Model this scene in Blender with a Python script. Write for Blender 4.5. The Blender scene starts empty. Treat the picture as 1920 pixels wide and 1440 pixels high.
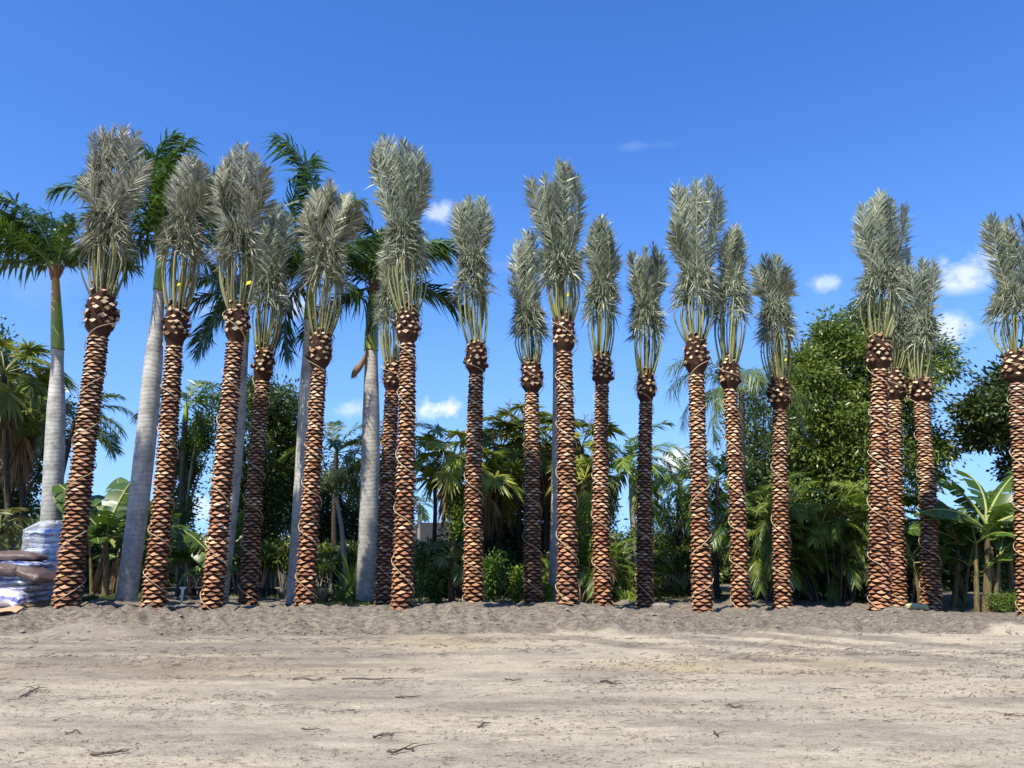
import bpy, math, random
import numpy as np
from mathutils import Vector, Matrix

random.seed(7)
RNG = np.random.default_rng(7)
SC = bpy.context.scene
COL = SC.collection
rad = math.radians

# ------------------------------------------------------------------ camera
CAM_H, PITCH, FPX = 1.5, rad(12.3), 1442.0
cam_data = bpy.data.cameras.new('camera')
cam_data.sensor_width = 36.0
cam_data.lens = FPX / 1920 * 36.0
cam_data.clip_start, cam_data.clip_end = 0.1, 3000.0
cam = bpy.data.objects.new('camera', cam_data)
cam.location = (0, 0, CAM_H)
cam.rotation_euler = (rad(90) + PITCH, 0, 0)
COL.objects.link(cam)
SC.camera = cam


def at(px, py, Y):
    """the point of the place that stands Y metres ahead and shows at a pixel of the photograph"""
    xc, yc = (px - 960) / FPX, -(py - 720) / FPX
    dy = math.cos(PITCH) - yc * math.sin(PITCH)
    dz = math.sin(PITCH) + yc * math.cos(PITCH)
    t = Y / dy
    return Vector((xc * t, Y, CAM_H + dz * t))


# ------------------------------------------------------------------ light
SUN_EL = rad(53)
SUN_H = Vector((-0.588, -0.809, 0)).normalized()          # where the sun stands, seen from above
sun_dir = Vector((SUN_H.x * math.cos(SUN_EL), SUN_H.y * math.cos(SUN_EL), math.sin(SUN_EL)))
sun_data = bpy.data.lights.new('sun', 'SUN')
sun_data.energy = 5.0
sun_data.angle = rad(0.53)
sun_data.color = (1.0, 0.92, 0.77)
sun = bpy.data.objects.new('sun', sun_data)
sun.rotation_euler = (-sun_dir).to_track_quat('-Z', 'Y').to_euler()
sun.location = (0, 0, 60)
COL.objects.link(sun)

SC.view_settings.view_transform = 'Standard'
SC.view_settings.look = 'None'
SC.view_settings.exposure = 0.60
SC.view_settings.gamma = 1.0
SC.view_settings.use_curve_mapping = False
SC.cycles.max_bounces = 6
SC.cycles.diffuse_bounces = 3
SC.cycles.transparent_max_bounces = 8
SC.cycles.use_denoising = True

world = bpy.data.worlds.new('World')
SC.world = world
world.use_nodes = True
WN, WL = world.node_tree.nodes, world.node_tree.links
WN.clear()


def wn(t, **kw):
    n = WN.new(t)
    for k, v in kw.items():
        setattr(n, k, v)
    return n


def wmath(op, a, b=None, clamp=False):
    n = WN.new('ShaderNodeMath')
    n.operation = op
    n.use_clamp = clamp
    for i, v in enumerate((a, b)):
        if v is None:
            continue
        if isinstance(v, (int, float)):
            n.inputs[i].default_value = v
        else:
            WL.new(v, n.inputs[i])
    return n.outputs[0]


SKY_SAT, SKY_A, SKY_B = 1.25, (7.5, 4.45, 4.3), (2.8, .86, .46)
sky = wn('ShaderNodeTexSky', sky_type='NISHITA', sun_disc=False)
sky.sun_elevation = SUN_EL
sky.sun_rotation = math.atan2(SUN_H.x, SUN_H.y)
sky.air_density, sky.dust_density, sky.ozone_density = 0.4, 0.0, 1.0
hs = wn('ShaderNodeHueSaturation')
hs.inputs['Saturation'].default_value = SKY_SAT
hs.inputs['Value'].default_value = 1.0
WL.new(sky.outputs[0], hs.inputs['Color'])
# the phone's tone curve for the sky, the same in every direction: a * c / (1 + b * c)
num = wn('ShaderNodeVectorMath', operation='MULTIPLY')
num.inputs[1].default_value = SKY_A
den = wn('ShaderNodeVectorMath', operation='MULTIPLY_ADD')
den.inputs[1].default_value = SKY_B
den.inputs[2].default_value = (1, 1, 1)
wb = wn('ShaderNodeVectorMath', operation='DIVIDE')
gm = wn('ShaderNodeGamma')
gm.inputs['Gamma'].default_value = 1.45
WL.new(hs.outputs['Color'], gm.inputs['Color'])
WL.new(gm.outputs[0], num.inputs[0])
WL.new(gm.outputs[0], den.inputs[0])
WL.new(num.outputs[0], wb.inputs[0])
WL.new(den.outputs[0], wb.inputs[1])
geo = wn('ShaderNodeTexCoord')
cloud_noise = wn('ShaderNodeTexNoise')
cloud_noise.inputs['Scale'].default_value = 20
cloud_noise.inputs['Detail'].default_value = 9
cloud_noise.inputs['Roughness'].default_value = 0.6
WL.new(geo.outputs['Generated'], cloud_noise.inputs['Vector'])
# small fair-weather clouds: where each stands (pixel of the photograph -> direction), its half width and half height, density
CLOUDS = [(820, 766, 66, 36, .95), (675, 768, 56, 24, .40), (1812, 506, 76, 44, .66), (1566, 529, 54, 24, .48), (1783, 616, 50, 34, .66),
          (828, 397, 46, 30, .5), (1215, 273, 80, 13, .07), (1276, 866, 50, 34, .95), (560, 572, 60, 34, .5), (405, 570, 110, 70, .22),
          (60, 500, 170, 80, .06), (375, 955, 60, 34, .5), (215, 1000, 70, 28, .5), (1000, 500, 160, 18, .05)]
total = None
for (cx, cy, rx, ry, dens) in CLOUDS:
    d = (at(cx, cy, 100) - Vector((0, 0, CAM_H))).normalized()
    r = d.cross(Vector((0, 0, 1))).normalized()
    u = r.cross(d).normalized()
    vs = []
    for ax, half in ((r, rx / FPX), (u, ry / FPX)):
        dp = wn('ShaderNodeVectorMath', operation='DOT_PRODUCT')
        WL.new(geo.outputs['Generated'], dp.inputs[0])
        dp.inputs[1].default_value = ax / half
        vs.append(wmath('MULTIPLY', dp.outputs['Value'], dp.outputs['Value']))
    fr = wn('ShaderNodeVectorMath', operation='DOT_PRODUCT')
    WL.new(geo.outputs['Generated'], fr.inputs[0])
    fr.inputs[1].default_value = d
    rr = wmath('SQRT', wmath('ADD', vs[0], vs[1]))
    edge = wmath('SUBTRACT', 1.0, rr)
    nz = wmath('MULTIPLY', wmath('SUBTRACT', cloud_noise.outputs['Fac'], 0.54), 4.2)
    m = wmath('MULTIPLY', wmath('ADD', edge, nz), 1.25, True)
    m = wmath('MULTIPLY', m, wmath('MULTIPLY', wmath('MULTIPLY', edge, 2.2, True), dens))
    m = wmath('MULTIPLY', m, wmath('GREATER_THAN', fr.outputs['Value'], 0.5))
    total = m if total is None else wmath('MAXIMUM', total, m)
bg = wn('ShaderNodeBackground')
bg.inputs['Strength'].default_value = 0.119
mixc = wn('ShaderNodeMixRGB')
WL.new(total, mixc.inputs['Fac'])
WL.new(wb.outputs[0], mixc.inputs['Color1'])
mixc.inputs['Color2'].default_value = (6.4, 6.7, 7.2, 1)
WL.new(mixc.outputs[0], bg.inputs['Color'])
WL.new(bg.outputs[0], wn('ShaderNodeOutputWorld').inputs['Surface'])


# ------------------------------------------------------------------ helpers
def tag(o, label=None, cat=None, group=None, kind=None):
    if label: o['label'] = label
    if cat: o['category'] = cat
    if group: o['group'] = group
    if kind: o['kind'] = kind
    return o


def empty(name, loc, label, cat, group=None, rot=0.0):
    o = bpy.data.objects.new(name, None)
    o.empty_display_size = 0.2
    o.location = loc
    o.rotation_euler = (0, 0, rot)
    COL.objects.link(o)
    return tag(o, label, cat, group)


def put(name, mesh, parent=None, M=None, color=None):
    o = bpy.data.objects.new(name, mesh)
    COL.objects.link(o)
    if parent is not None:
        o.parent = parent
    if M is not None:
        o.matrix_basis = M
    if color is not None:
        o.color = (*color, 1)
    return o


class Geo:
    """collects vertices and faces; mesh() turns them into ONE mesh"""

    def __init__(self):
        self.V, self.Q, self.T, self.mq, self.mt, self.n = [], [], [], [], [], 0

    def add(self, V, Q=None, T=None, m=0):
        V = np.asarray(V, dtype=np.float64).reshape(-1, 3)
        if Q is not None and len(Q):
            Q = np.asarray(Q, dtype=np.int64).reshape(-1, 4)
            self.Q.append(Q + self.n)
            self.mq.append(np.full(len(Q), m) if np.isscalar(m) else np.asarray(m))
        if T is not None and len(T):
            T = np.asarray(T, dtype=np.int64).reshape(-1, 3)
            self.T.append(T + self.n)
            self.mt.append(np.full(len(T), m) if np.isscalar(m) else np.asarray(m))
        self.V.append(V)
        self.n += len(V)

    def grid(self, P, m=0, wrap=False):
        """P: (a, b, 3) points"""
        a, b = P.shape[:2]
        i = np.arange(a * b).reshape(a, b)
        j = np.roll(i, -1, axis=1) if wrap else i
        if wrap:
            q = np.stack([i[:-1], j[:-1], j[1:], i[1:]], -1)
        else:
            q = np.stack([i[:-1, :-1], i[:-1, 1:], i[1:, 1:], i[1:, :-1]], -1)
        self.add(P.reshape(-1, 3), q.reshape(-1, 4), m=m)

    def tube(self, path, radii, sides=6, m=0, cap=True, jit=0.0):
        path = np.asarray(path, dtype=float)
        n = len(path)
        radii = np.broadcast_to(np.asarray(radii, dtype=float), (n,))
        tan = np.gradient(path, axis=0)
        tan /= np.linalg.norm(tan, axis=1, keepdims=True) + 1e-9
        ref = np.array([0.0, 1.0, 0.0]) if abs(tan[0][1]) < 0.8 else np.array([1.0, 0.0, 0.0])
        A = np.cross(tan, ref)
        A /= np.linalg.norm(A, axis=1, keepdims=True) + 1e-9
        B = np.cross(tan, A)
        th = np.arange(sides) * 2 * math.pi / sides
        rr = radii[:, None] * (1 + jit * RNG.normal(size=(n, sides)))
        P = path[:, None, :] + rr[..., None] * (np.cos(th)[None, :, None] * A[:, None, :] + np.sin(th)[None, :, None] * B[:, None, :])
        self.grid(P, m, wrap=True)
        if cap:
            for k in (0, n - 1):
                ring = P[k]
                c = ring.mean(0)
                V = np.vstack([ring, c])
                idx = np.arange(sides)
                f = np.stack([idx, (idx + 1) % sides, np.full(sides, sides)], -1)
                if k == n - 1:
                    f = f[:, ::-1]
                self.add(V, T=f[:, ::-1], m=m)

    def strips(self, P0, D, W, L, w, bend, m=0, base=0.45):
        """leaf blades: start, unit direction, unit width vector, length, width, tip displacement"""
        n = len(P0)
        L, w = np.broadcast_to(L, (n,))[:, None], np.broadcast_to(w, (n,))[:, None]
        mid = P0 + D * L * 0.5 + bend * 0.25
        tip = P0 + D * L + bend
        V = np.stack([P0 - W * w * base * .5, P0 + W * w * base * .5, mid + W * w * .5, mid - W * w * .5, tip], 1).reshape(-1, 3)
        k = np.arange(n)[:, None] * 5
        self.add(V, k + np.array([[0, 1, 2, 3]]), k + np.array([[3, 2, 4]]), m=m)

    def rhombs(self, P, D, W, L, w, m=0, fold=0.15):
        """small leaves: four points each"""
        n = len(P)
        L, w = np.broadcast_to(L, (n,))[:, None], np.broadcast_to(w, (n,))[:, None]
        N = np.cross(D, W)
        V = np.stack([P, P + D * L * .5 + W * w * .5 + N * w * fold, P + D * L, P + D * L * .5 - W * w * .5 + N * w * fold], 1).reshape(-1, 3)
        k = np.arange(n)[:, None] * 4
        self.add(V, T=np.concatenate([k + np.array([[0, 1, 2]]), k + np.array([[0, 2, 3]])]), m=m)

    def mesh(self, name, mats, smooth=False):
        me = bpy.data.meshes.new(name)
        V = np.concatenate(self.V)
        Q = np.concatenate(self.Q) if self.Q else np.zeros((0, 4), int)
        T = np.concatenate(self.T) if self.T else np.zeros((0, 3), int)
        nq, nt = len(Q), len(T)
        me.vertices.add(len(V))
        me.vertices.foreach_set('co', V.astype(np.float32).ravel())
        me.loops.add(nq * 4 + nt * 3)
        me.loops.foreach_set('vertex_index', np.concatenate([Q.ravel(), T.ravel()]).astype(np.int32))
        me.polygons.add(nq + nt)
        st = np.concatenate([np.arange(nq) * 4, nq * 4 + np.arange(nt) * 3]).astype(np.int32)
        me.polygons.foreach_set('loop_start', st)
        mi = np.concatenate((self.mq or [np.zeros(0, int)]) + (self.mt or [np.zeros(0, int)])).astype(np.int32)
        me.polygons.foreach_set('material_index', mi)
        if smooth:
            me.polygons.foreach_set('use_smooth', np.ones(nq + nt, dtype=bool))
        for mt in (mats if isinstance(mats, (list, tuple)) else [mats]):
            me.materials.append(mt)
        me.update(calc_edges=True)
        return me


def unit(a):
    return a / (np.linalg.norm(a, axis=-1, keepdims=True) + 1e-9)


def vnoise(x, y, seed=0):
    """smooth value noise, -1..1"""
    xi, yi = np.floor(x).astype(np.int64), np.floor(y).astype(np.int64)
    fx, fy = x - xi, y - yi
    fx, fy = fx * fx * (3 - 2 * fx), fy * fy * (3 - 2 * fy)

    def h(a, b):
        n = (a * 374761393 + b * 668265263 + seed * 1442695041) & 0x7fffffff
        n = ((n ^ (n >> 13)) * 1274126177) & 0x7fffffff
        return ((n ^ (n >> 16)) & 0xffff) / 32767.5 - 1.0
    a, b, c, d = h(xi, yi), h(xi + 1, yi), h(xi, yi + 1), h(xi + 1, yi + 1)
    return (a * (1 - fx) + b * fx) * (1 - fy) + (c * (1 - fx) + d * fx) * fy


def sstep(a, b, x):
    t = np.clip((x - a) / (b - a), 0, 1)
    return t * t * (3 - 2 * t)


# ------------------------------------------------------------------ materials
def new_mat(name):
    m = bpy.data.materials.new(name)
    m.use_nodes = True
    N, L = m.node_tree.nodes, m.node_tree.links
    N.clear()
    out = N.new('ShaderNodeOutputMaterial')
    b = N.new('ShaderNodeBsdfPrincipled')
    L.new(b.outputs[0], out.inputs['Surface'])
    return m, N, L, b, out


def ramp(N, L, fac, stops):
    r = N.new('ShaderNodeValToRGB')
    e = r.color_ramp.elements
    while len(e) < len(stops):
        e.new(0.5)
    for k, (p, c) in enumerate(stops):
        e[k].position = p
        e[k].color = (*c, 1)
    L.new(fac, r.inputs['Fac'])
    return r.outputs['Color']


def mixrgb(N, L, a, b, fac, mode='MIX'):
    n = N.new('ShaderNodeMixRGB')
    n.blend_type = mode
    for sock, v in (('Fac', fac), ('Color1', a), ('Color2', b)):
        if isinstance(v, (int, float)):
            n.inputs[sock].default_value = v
        elif isinstance(v, tuple):
            n.inputs[sock].default_value = (*v, 1)
        else:
            L.new(v, n.inputs[sock])
    return n.outputs[0]


def mth(N, L, op, a, b, clamp=False):
    n = N.new('ShaderNodeMath')
    n.operation = op
    n.use_clamp = clamp
    for i, v in enumerate((a, b)):
        if isinstance(v, (int, float)):
            n.inputs[i].default_value = v
        else:
            L.new(v, n.inputs[i])
    return n.outputs[0]


def noise_tex(N, L, scale, detail=4, rough=.55, coord='Object', stretch=None):
    tc = N.new('ShaderNodeTexCoord')
    v = tc.outputs[coord]
    if stretch:
        mp = N.new('ShaderNodeMapping')
        mp.inputs['Scale'].default_value = stretch
        L.new(v, mp.inputs['Vector'])
        v = mp.outputs[0]
    n = N.new('ShaderNodeTexNoise')
    n.inputs['Scale'].default_value = scale
    n.inputs['Detail'].default_value = detail
    n.inputs['Roughness'].default_value = rough
    L.new(v, n.inputs['Vector'])
    return n.outputs['Fac']


def bump(N, L, b, h, strength=.5, dist=.02):
    bp = N.new('ShaderNodeBump')
    bp.inputs['Strength'].default_value = strength
    bp.inputs['Distance'].default_value = dist
    L.new(h, bp.inputs['Height'])
    L.new(bp.outputs[0], b.inputs['Normal'])


def leaf_mat(name, stops, rough=.5, trans=.25, spec=.4, tint=(1.15, 1.25, .55)):
    m, N, L, b, out = new_mat(name)
    g = N.new('ShaderNodeNewGeometry')
    oi = N.new('ShaderNodeObjectInfo')
    nz = noise_tex(N, L, 1.1, 2, .5, 'Object')
    f = mth(N, L, 'ADD', mth(N, L, 'MULTIPLY', g.outputs['Random Per Island'], .50), mth(N, L, 'MULTIPLY', oi.outputs['Random'], .22))
    f = mth(N, L, 'ADD', f, mth(N, L, 'MULTIPLY', mth(N, L, 'SUBTRACT', nz, .22), .50))
    c = ramp(N, L, f, stops)
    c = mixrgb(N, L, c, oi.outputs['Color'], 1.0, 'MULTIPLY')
    L.new(c, b.inputs['Base Color'])
    b.inputs['Roughness'].default_value = rough
    b.inputs['Specular IOR Level'].default_value = spec
    t = N.new('ShaderNodeBsdfTranslucent')
    L.new(mixrgb(N, L, c, tint, 1.0, 'MULTIPLY'), t.inputs['Color'])
    mx = N.new('ShaderNodeMixShader')
    mx.inputs['Fac'].default_value = trans
    L.new(b.outputs[0], mx.inputs[1])
    L.new(t.outputs[0], mx.inputs[2])
    L.new(mx.outputs[0], out.inputs['Surface'])
    return m


def rough_mat(name, stops, scale=8, rough=.8, stretch=None, bstr=.4, bdist=.01, spec=.3, objrand=0.0, detail=5):
    m, N, L, b, out = new_mat(name)
    f = noise_tex(N, L, scale, detail, .6, 'Object', stretch)
    if objrand:
        oi = N.new('ShaderNodeObjectInfo')
        f = mth(N, L, 'ADD', mth(N, L, 'MULTIPLY', f, 1 - objrand), mth(N, L, 'MULTIPLY', oi.outputs['Random'], objrand))
    oc = N.new('ShaderNodeObjectInfo')
    L.new(mixrgb(N, L, ramp(N, L, f, stops), oc.outputs['Color'], 1.0, 'MULTIPLY'), b.inputs['Base Color'])
    b.inputs['Roughness'].default_value = rough
    b.inputs['Specular IOR Level'].default_value = spec
    if bstr:
        bump(N, L, b, f, bstr, bdist)
    return m


M = {}
M['boot_face'] = rough_mat('cut_leaf_boot', [(.2, (.12, .052, .028)), (.4, (.28, .122, .058)), (.58, (.40, .195, .092)), (.8, (.52, .31, .165))], 14, .75, (1, 1, 3), .5, .006, objrand=.5)
M['boot_face_pale'] = rough_mat('young_leaf_boot', [(.2, (.24, .12, .062)), (.42, (.44, .255, .145)), (.6, (.57, .365, .22)), (.8, (.66, .47, .31))], 14, .75, (1, 1, 3), .5, .006, objrand=.5)
M['boot_under'] = rough_mat('boot_fibre', [(.3, (.014, .008, .006)), (.7, (.062, .029, .016))], 30, .95, (1, 1, 6), .6, .008)
M['stub_face'] = rough_mat('cut_stub', [(.25, (.30, .17, .085)), (.55, (.60, .42, .26)), (.8, (.72, .55, .37))], 20, .8, None, .3, .004, objrand=.55)
M['stub_side'] = rough_mat('stub_side', [(.3, (.022, .012, .008)), (.7, (.085, .042, .023))], 24, .9, (1, 1, 3), .6, .008, objrand=.3)
M['nut'] = rough_mat('nut_fibre', [(.3, (.018, .009, .006)), (.7, (.068, .030, .018))], 22, .95, (1, 1, 4), .7, .012)
M['date_leaf'] = leaf_mat('date_leaflet', [(.10, (.055, .066, .044)), (.36, (.165, .185, .130)), (.65, (.35, .365, .277)), (.95, (.60, .60, .475))], .42, .08, .5, (1, 1, .8))
M['petiole'] = rough_mat('date_petiole', [(.3, (.15, .145, .055)), (.6, (.27, .27, .12)), (.85, (.38, .35, .20))], 5, .45, None, 0, 0, .5, objrand=.5)
M['rachis'] = rough_mat('date_rachis', [(.3, (.34, .33, .20)), (.7, (.46, .44, .29))], 5, .45, None, 0, 0, .5)
M['rope'] = rough_mat('jute_rope', [(.3, (.40, .29, .17)), (.7, (.60, .47, .30))], 40, .9, None, .3, .004)
M['yellow'] = rough_mat('yellow_tag', [(.3, (.78, .66, .02)), (.7, (.85, .74, .04))], 5, .4, None, 0)
M['royal_leaf'] = leaf_mat('royal_leaflet', [(0.1, (0.0317, 0.0658, 0.0146)), (0.6, (0.0693, 0.1331, 0.023)), (1, (0.1485, 0.2349, 0.0366))], .38, .25, .5)
M['royal_rachis'] = rough_mat('royal_rachis', [(.3, (.12, .19, .05)), (.7, (.20, .27, .09))], 6, .45, None, 0)
M['palm_leaf'] = leaf_mat('palm_leaflet', [(0.1, (0.0508, 0.0912, 0.0158)), (0.6, (0.1158, 0.1825, 0.0264)), (1, (0.2716, 0.3041, 0.0424))], .38, .28, .5)
M['areca_leaf'] = leaf_mat('areca_leaflet', [(0.1, (0.0507, 0.0911, 0.017)), (0.6, (0.1153, 0.1823, 0.0304)), (1, (0.3226, 0.3099, 0.0546))], .38, .3, .5)
M['fan_leaf'] = leaf_mat('fan_leaf', [(0.1, (0.0839, 0.1181, 0.0217)), (0.6, (0.2094, 0.2494, 0.0409)), (1, (0.457, 0.4199, 0.0749))], .42, .28, .5)
M['fan_leaf_yellow'] = leaf_mat('sunny_fan_leaf', [(.1, (.09, .11, .03)), (.6, (.17, .18, .05)), (1, (.26, .24, .07))], .42, .3, .5)
M['dry_leaf'] = leaf_mat('dry_leaf', [(.1, (.10, .065, .035)), (.6, (.21, .145, .085)), (1, (.33, .25, .16))], .8, .15, .2, (1, .9, .7))
M['plume'] = leaf_mat('seed_plume', [(.1, (.20, .14, .06)), (.6, (.33, .24, .10)), (1, (.42, .32, .15))], .8, .2, .2, (1, .9, .7))
M['tree_leaf'] = leaf_mat('broad_leaf', [(0.05, (0.0586, 0.1053, 0.0196)), (0.55, (0.1199, 0.179, 0.0309)), (0.9, (0.2263, 0.2633, 0.045)), (1, (0.4525, 0.358, 0.0562))], .36, .25, .6)
M['dark_leaf'] = leaf_mat('evergreen_leaf', [(0.05, (0.0308, 0.056, 0.014)), (0.6, (0.0619, 0.0962, 0.021)), (1, (0.1217, 0.1574, 0.0304))], .42, .18, .5)
M['shrub_leaf'] = leaf_mat('shrub_leaf', [(0.05, (0.0576, 0.1004, 0.0195)), (0.6, (0.1154, 0.1825, 0.0304)), (1, (0.2999, 0.3103, 0.0486))], .42, .28, .45)
M['lime_leaf'] = leaf_mat('lime_leaf', [(.05, (.10, .16, .03)), (.6, (.20, .26, .05)), (1, (.34, .36, .09))], .42, .3, .45)
M['cream_flower'] = leaf_mat('cream_flower', [(.05, (.40, .42, .20)), (1, (.62, .60, .36))], .7, .25, .2)
M['pink_leaf'] = leaf_mat('croton_leaf', [(.05, (.16, .07, .05)), (.5, (.36, .22, .14)), (1, (.60, .48, .32))], .5, .25, .3)
M['white_flower'] = leaf_mat('white_flower', [(.05, (.6, .6, .55)), (1, (.78, .78, .74))], .6, .25, .3, (1, 1, 1))
M['yellow_flower'] = leaf_mat('yellow_flower', [(.05, (.62, .55, .10)), (1, (.75, .70, .22))], .6, .25, .3, (1, 1, .6))
M['grass'] = leaf_mat('grass_blade', [(.05, (.05, .085, .02)), (.6, (.10, .14, .035)), (1, (.22, .22, .08))], .6, .25, .3)
M['banana_leaf'] = leaf_mat('banana_leaf', [(0.1, (0.0368, 0.081, 0.0173)), (0.6, (0.0737, 0.1377, 0.0238)), (1, (0.1434, 0.2106, 0.0324))], .35, .3, .5)
M['banana_rib'] = rough_mat('banana_rib', [(.3, (.22, .26, .06)), (.7, (.34, .36, .12))], 5, .45, None, 0)
M['banana_stem'] = rough_mat('banana_stem', [(.3, (.05, .038, .02)), (.5, (.13, .10, .045)), (.75, (.24, .21, .075))], 5, .6, (3, 3, .5), .3, .01)
M['bark'] = rough_mat('bark', [(.3, (.045, .036, .028)), (.7, (.15, .125, .10))], 7, .9, (2, 2, .6), .6, .02)
M['pale_bark'] = rough_mat('pale_bark', [(.3, (.20, .18, .145)), (.7, (.38, .35, .29))], 7, .85, (1, 1, .5), .4, .01)
M['dark_bark'] = rough_mat('dark_bark', [(.3, (.025, .02, .017)), (.7, (.085, .07, .055))], 9, .9, (1, 1, 2.5), .6, .02)
M['spathe'] = rough_mat('dry_spathe', [(.3, (.13, .065, .035)), (.7, (.33, .20, .12))], 8, .7, (3, 3, .5), .4, .01)
M['roof'] = rough_mat('roof_shingle', [(.3, (.016, .017, .018)), (.7, (.032, .032, .033))], 3, .95, None, 0)
M['white_wall'] = rough_mat('white_wall', [(.3, (.74, .74, .72)), (.7, (.80, .80, .78))], 3, .7, None, 0)
M['pot'] = rough_mat('black_pot', [(.3, (.012, .012, .012)), (.7, (.028, .028, .028))], 4, .5, None, 0)
M['pvc'] = rough_mat('white_pvc', [(.3, (.74, .74, .72)), (.7, (.82, .82, .80))], 4, .35, None, 0)
M['twig'] = rough_mat('twig', [(.3, (.07, .05, .036)), (.6, (.15, .115, .085)), (.85, (.27, .22, .165))], 6, .9, None, 0, objrand=.5)
M['log'] = rough_mat('cut_log', [(.3, (.34, .30, .13)), (.7, (.56, .50, .28))], 6, .8, (.6, 3, 3), .3, .01)
M['stone'] = rough_mat('grey_stone', [(.3, (.16, .145, .12)), (.7, (.30, .27, .225))], 8, .85, None, .4, .01)
M['wood'] = rough_mat('pallet_wood', [(.3, (.30, .21, .12)), (.7, (.45, .33, .2))], 6, .8, (.5, 4, 4), .3, .005)
M['card'] = rough_mat('cardboard', [(.3, (.40, .24, .14)), (.7, (.55, .36, .22))], 5, .8, None, .2, .01)


def litter_mat():
    m, N, L, b, out = new_mat('litter')
    g = N.new('ShaderNodeNewGeometry')
    L.new(ramp(N, L, g.outputs['Random Per Island'], [(.0, (.045, .034, .026)), (.4, (.12, .09, .065)), (.75, (.23, .185, .135)), (1, (.36, .31, .25))]), b.inputs['Base Color'])
    b.inputs['Roughness'].default_value = .9
    return m


M['litter'] = litter_mat()


def royal_trunk_mat():
    m, N, L, b, out = new_mat('royal_trunk')
    f = noise_tex(N, L, 3.0, 6, .65, 'Object', (1, 1, .7))
    col = ramp(N, L, f, [(.32, (.20, .195, .18)), (.47, (.40, .395, .37)), (.66, (.55, .545, .515))])
    tc = N.new('ShaderNodeTexCoord')
    sep = N.new('ShaderNodeSeparateXYZ')
    L.new(tc.outputs['Object'], sep.inputs[0])
    nz = noise_tex(N, L, 1.5, 3)
    ph = mth(N, L, 'ADD', mth(N, L, 'MULTIPLY', sep.outputs['Z'], 27), mth(N, L, 'MULTIPLY', nz, 9))
    ring = mth(N, L, 'POWER', mth(N, L, 'ABSOLUTE', mth(N, L, 'SINE', ph, 0), 0), .35)
    n3 = noise_tex(N, L, 5, 4, .6, 'Object', (1, 1, 4))
    rr = mth(N, L, 'MULTIPLY', mth(N, L, 'SUBTRACT', 1.0, ring), mth(N, L, 'MULTIPLY', n3, 1.1, True))
    col = mixrgb(N, L, col, (.20, .195, .175), rr)
    n6 = noise_tex(N, L, 2.6, 6, .7, 'Object', (5, 5, .5))
    col = mixrgb(N, L, col, (.17, .16, .135), mth(N, L, 'MULTIPLY', mth(N, L, 'SUBTRACT', n6, .56), 4, True))
    # thin dry vine tracks and dark lichen that climb the foot of the trunk
    n2 = noise_tex(N, L, 2.2, 5, .7)
    foot = N.new('ShaderNodeMapRange')
    foot.inputs['From Min'].default_value, foot.inputs['From Max'].default_value = 4.6, .3
    L.new(sep.outputs['Z'], foot.inputs['Value'])
    li = mth(N, L, 'MULTIPLY', mth(N, L, 'MULTIPLY', mth(N, L, 'SUBTRACT', n2, .40), 6, True), mth(N, L, 'MULTIPLY', foot.outputs[0], .75))
    col = mixrgb(N, L, col, (.13, .125, .11), li)
    L.new(col, b.inputs['Base Color'])
    b.inputs['Roughness'].default_value = .8
    b.inputs['Specular IOR Level'].default_value = .3
    bump(N, L, b, mth(N, L, 'ADD', ring, mth(N, L, 'MULTIPLY', f, .6)), .45, .012)
    return m


M['royal_trunk'] = royal_trunk_mat()


def crownshaft_mat(name, lo, hi, orange=None):
    m, N, L, b, out = new_mat(name)
    f = noise_tex(N, L, 3.0, 4, .6, 'Object', (4, 4, .6))
    col = ramp(N, L, f, [(.3, lo), (.7, hi)])
    if orange:
        tc = N.new('ShaderNodeTexCoord')
        sep = N.new('ShaderNodeSeparateXYZ')
        L.new(tc.outputs['Generated'], sep.inputs[0])
        w = mth(N, L, 'ADD', mth(N, L, 'MULTIPLY', mth(N, L, 'SUBTRACT', .52, sep.outputs['X']), 3.2), mth(N, L, 'SUBTRACT', f, .3), True)
        col = mixrgb(N, L, col, orange, mth(N, L, 'MULTIPLY', w, .9))
    L.new(col, b.inputs['Base Color'])
    b.inputs['Roughness'].default_value = .35
    bump(N, L, b, f, .2, .01)
    return m


M['shaft_green'] = crownshaft_mat('crownshaft_green', (.17, .26, .03), (.30, .40, .06))
M['shaft_orange'] = crownshaft_mat('crownshaft_orange', (.17, .24, .03), (.28, .34, .06), (.50, .23, .055))


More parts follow.
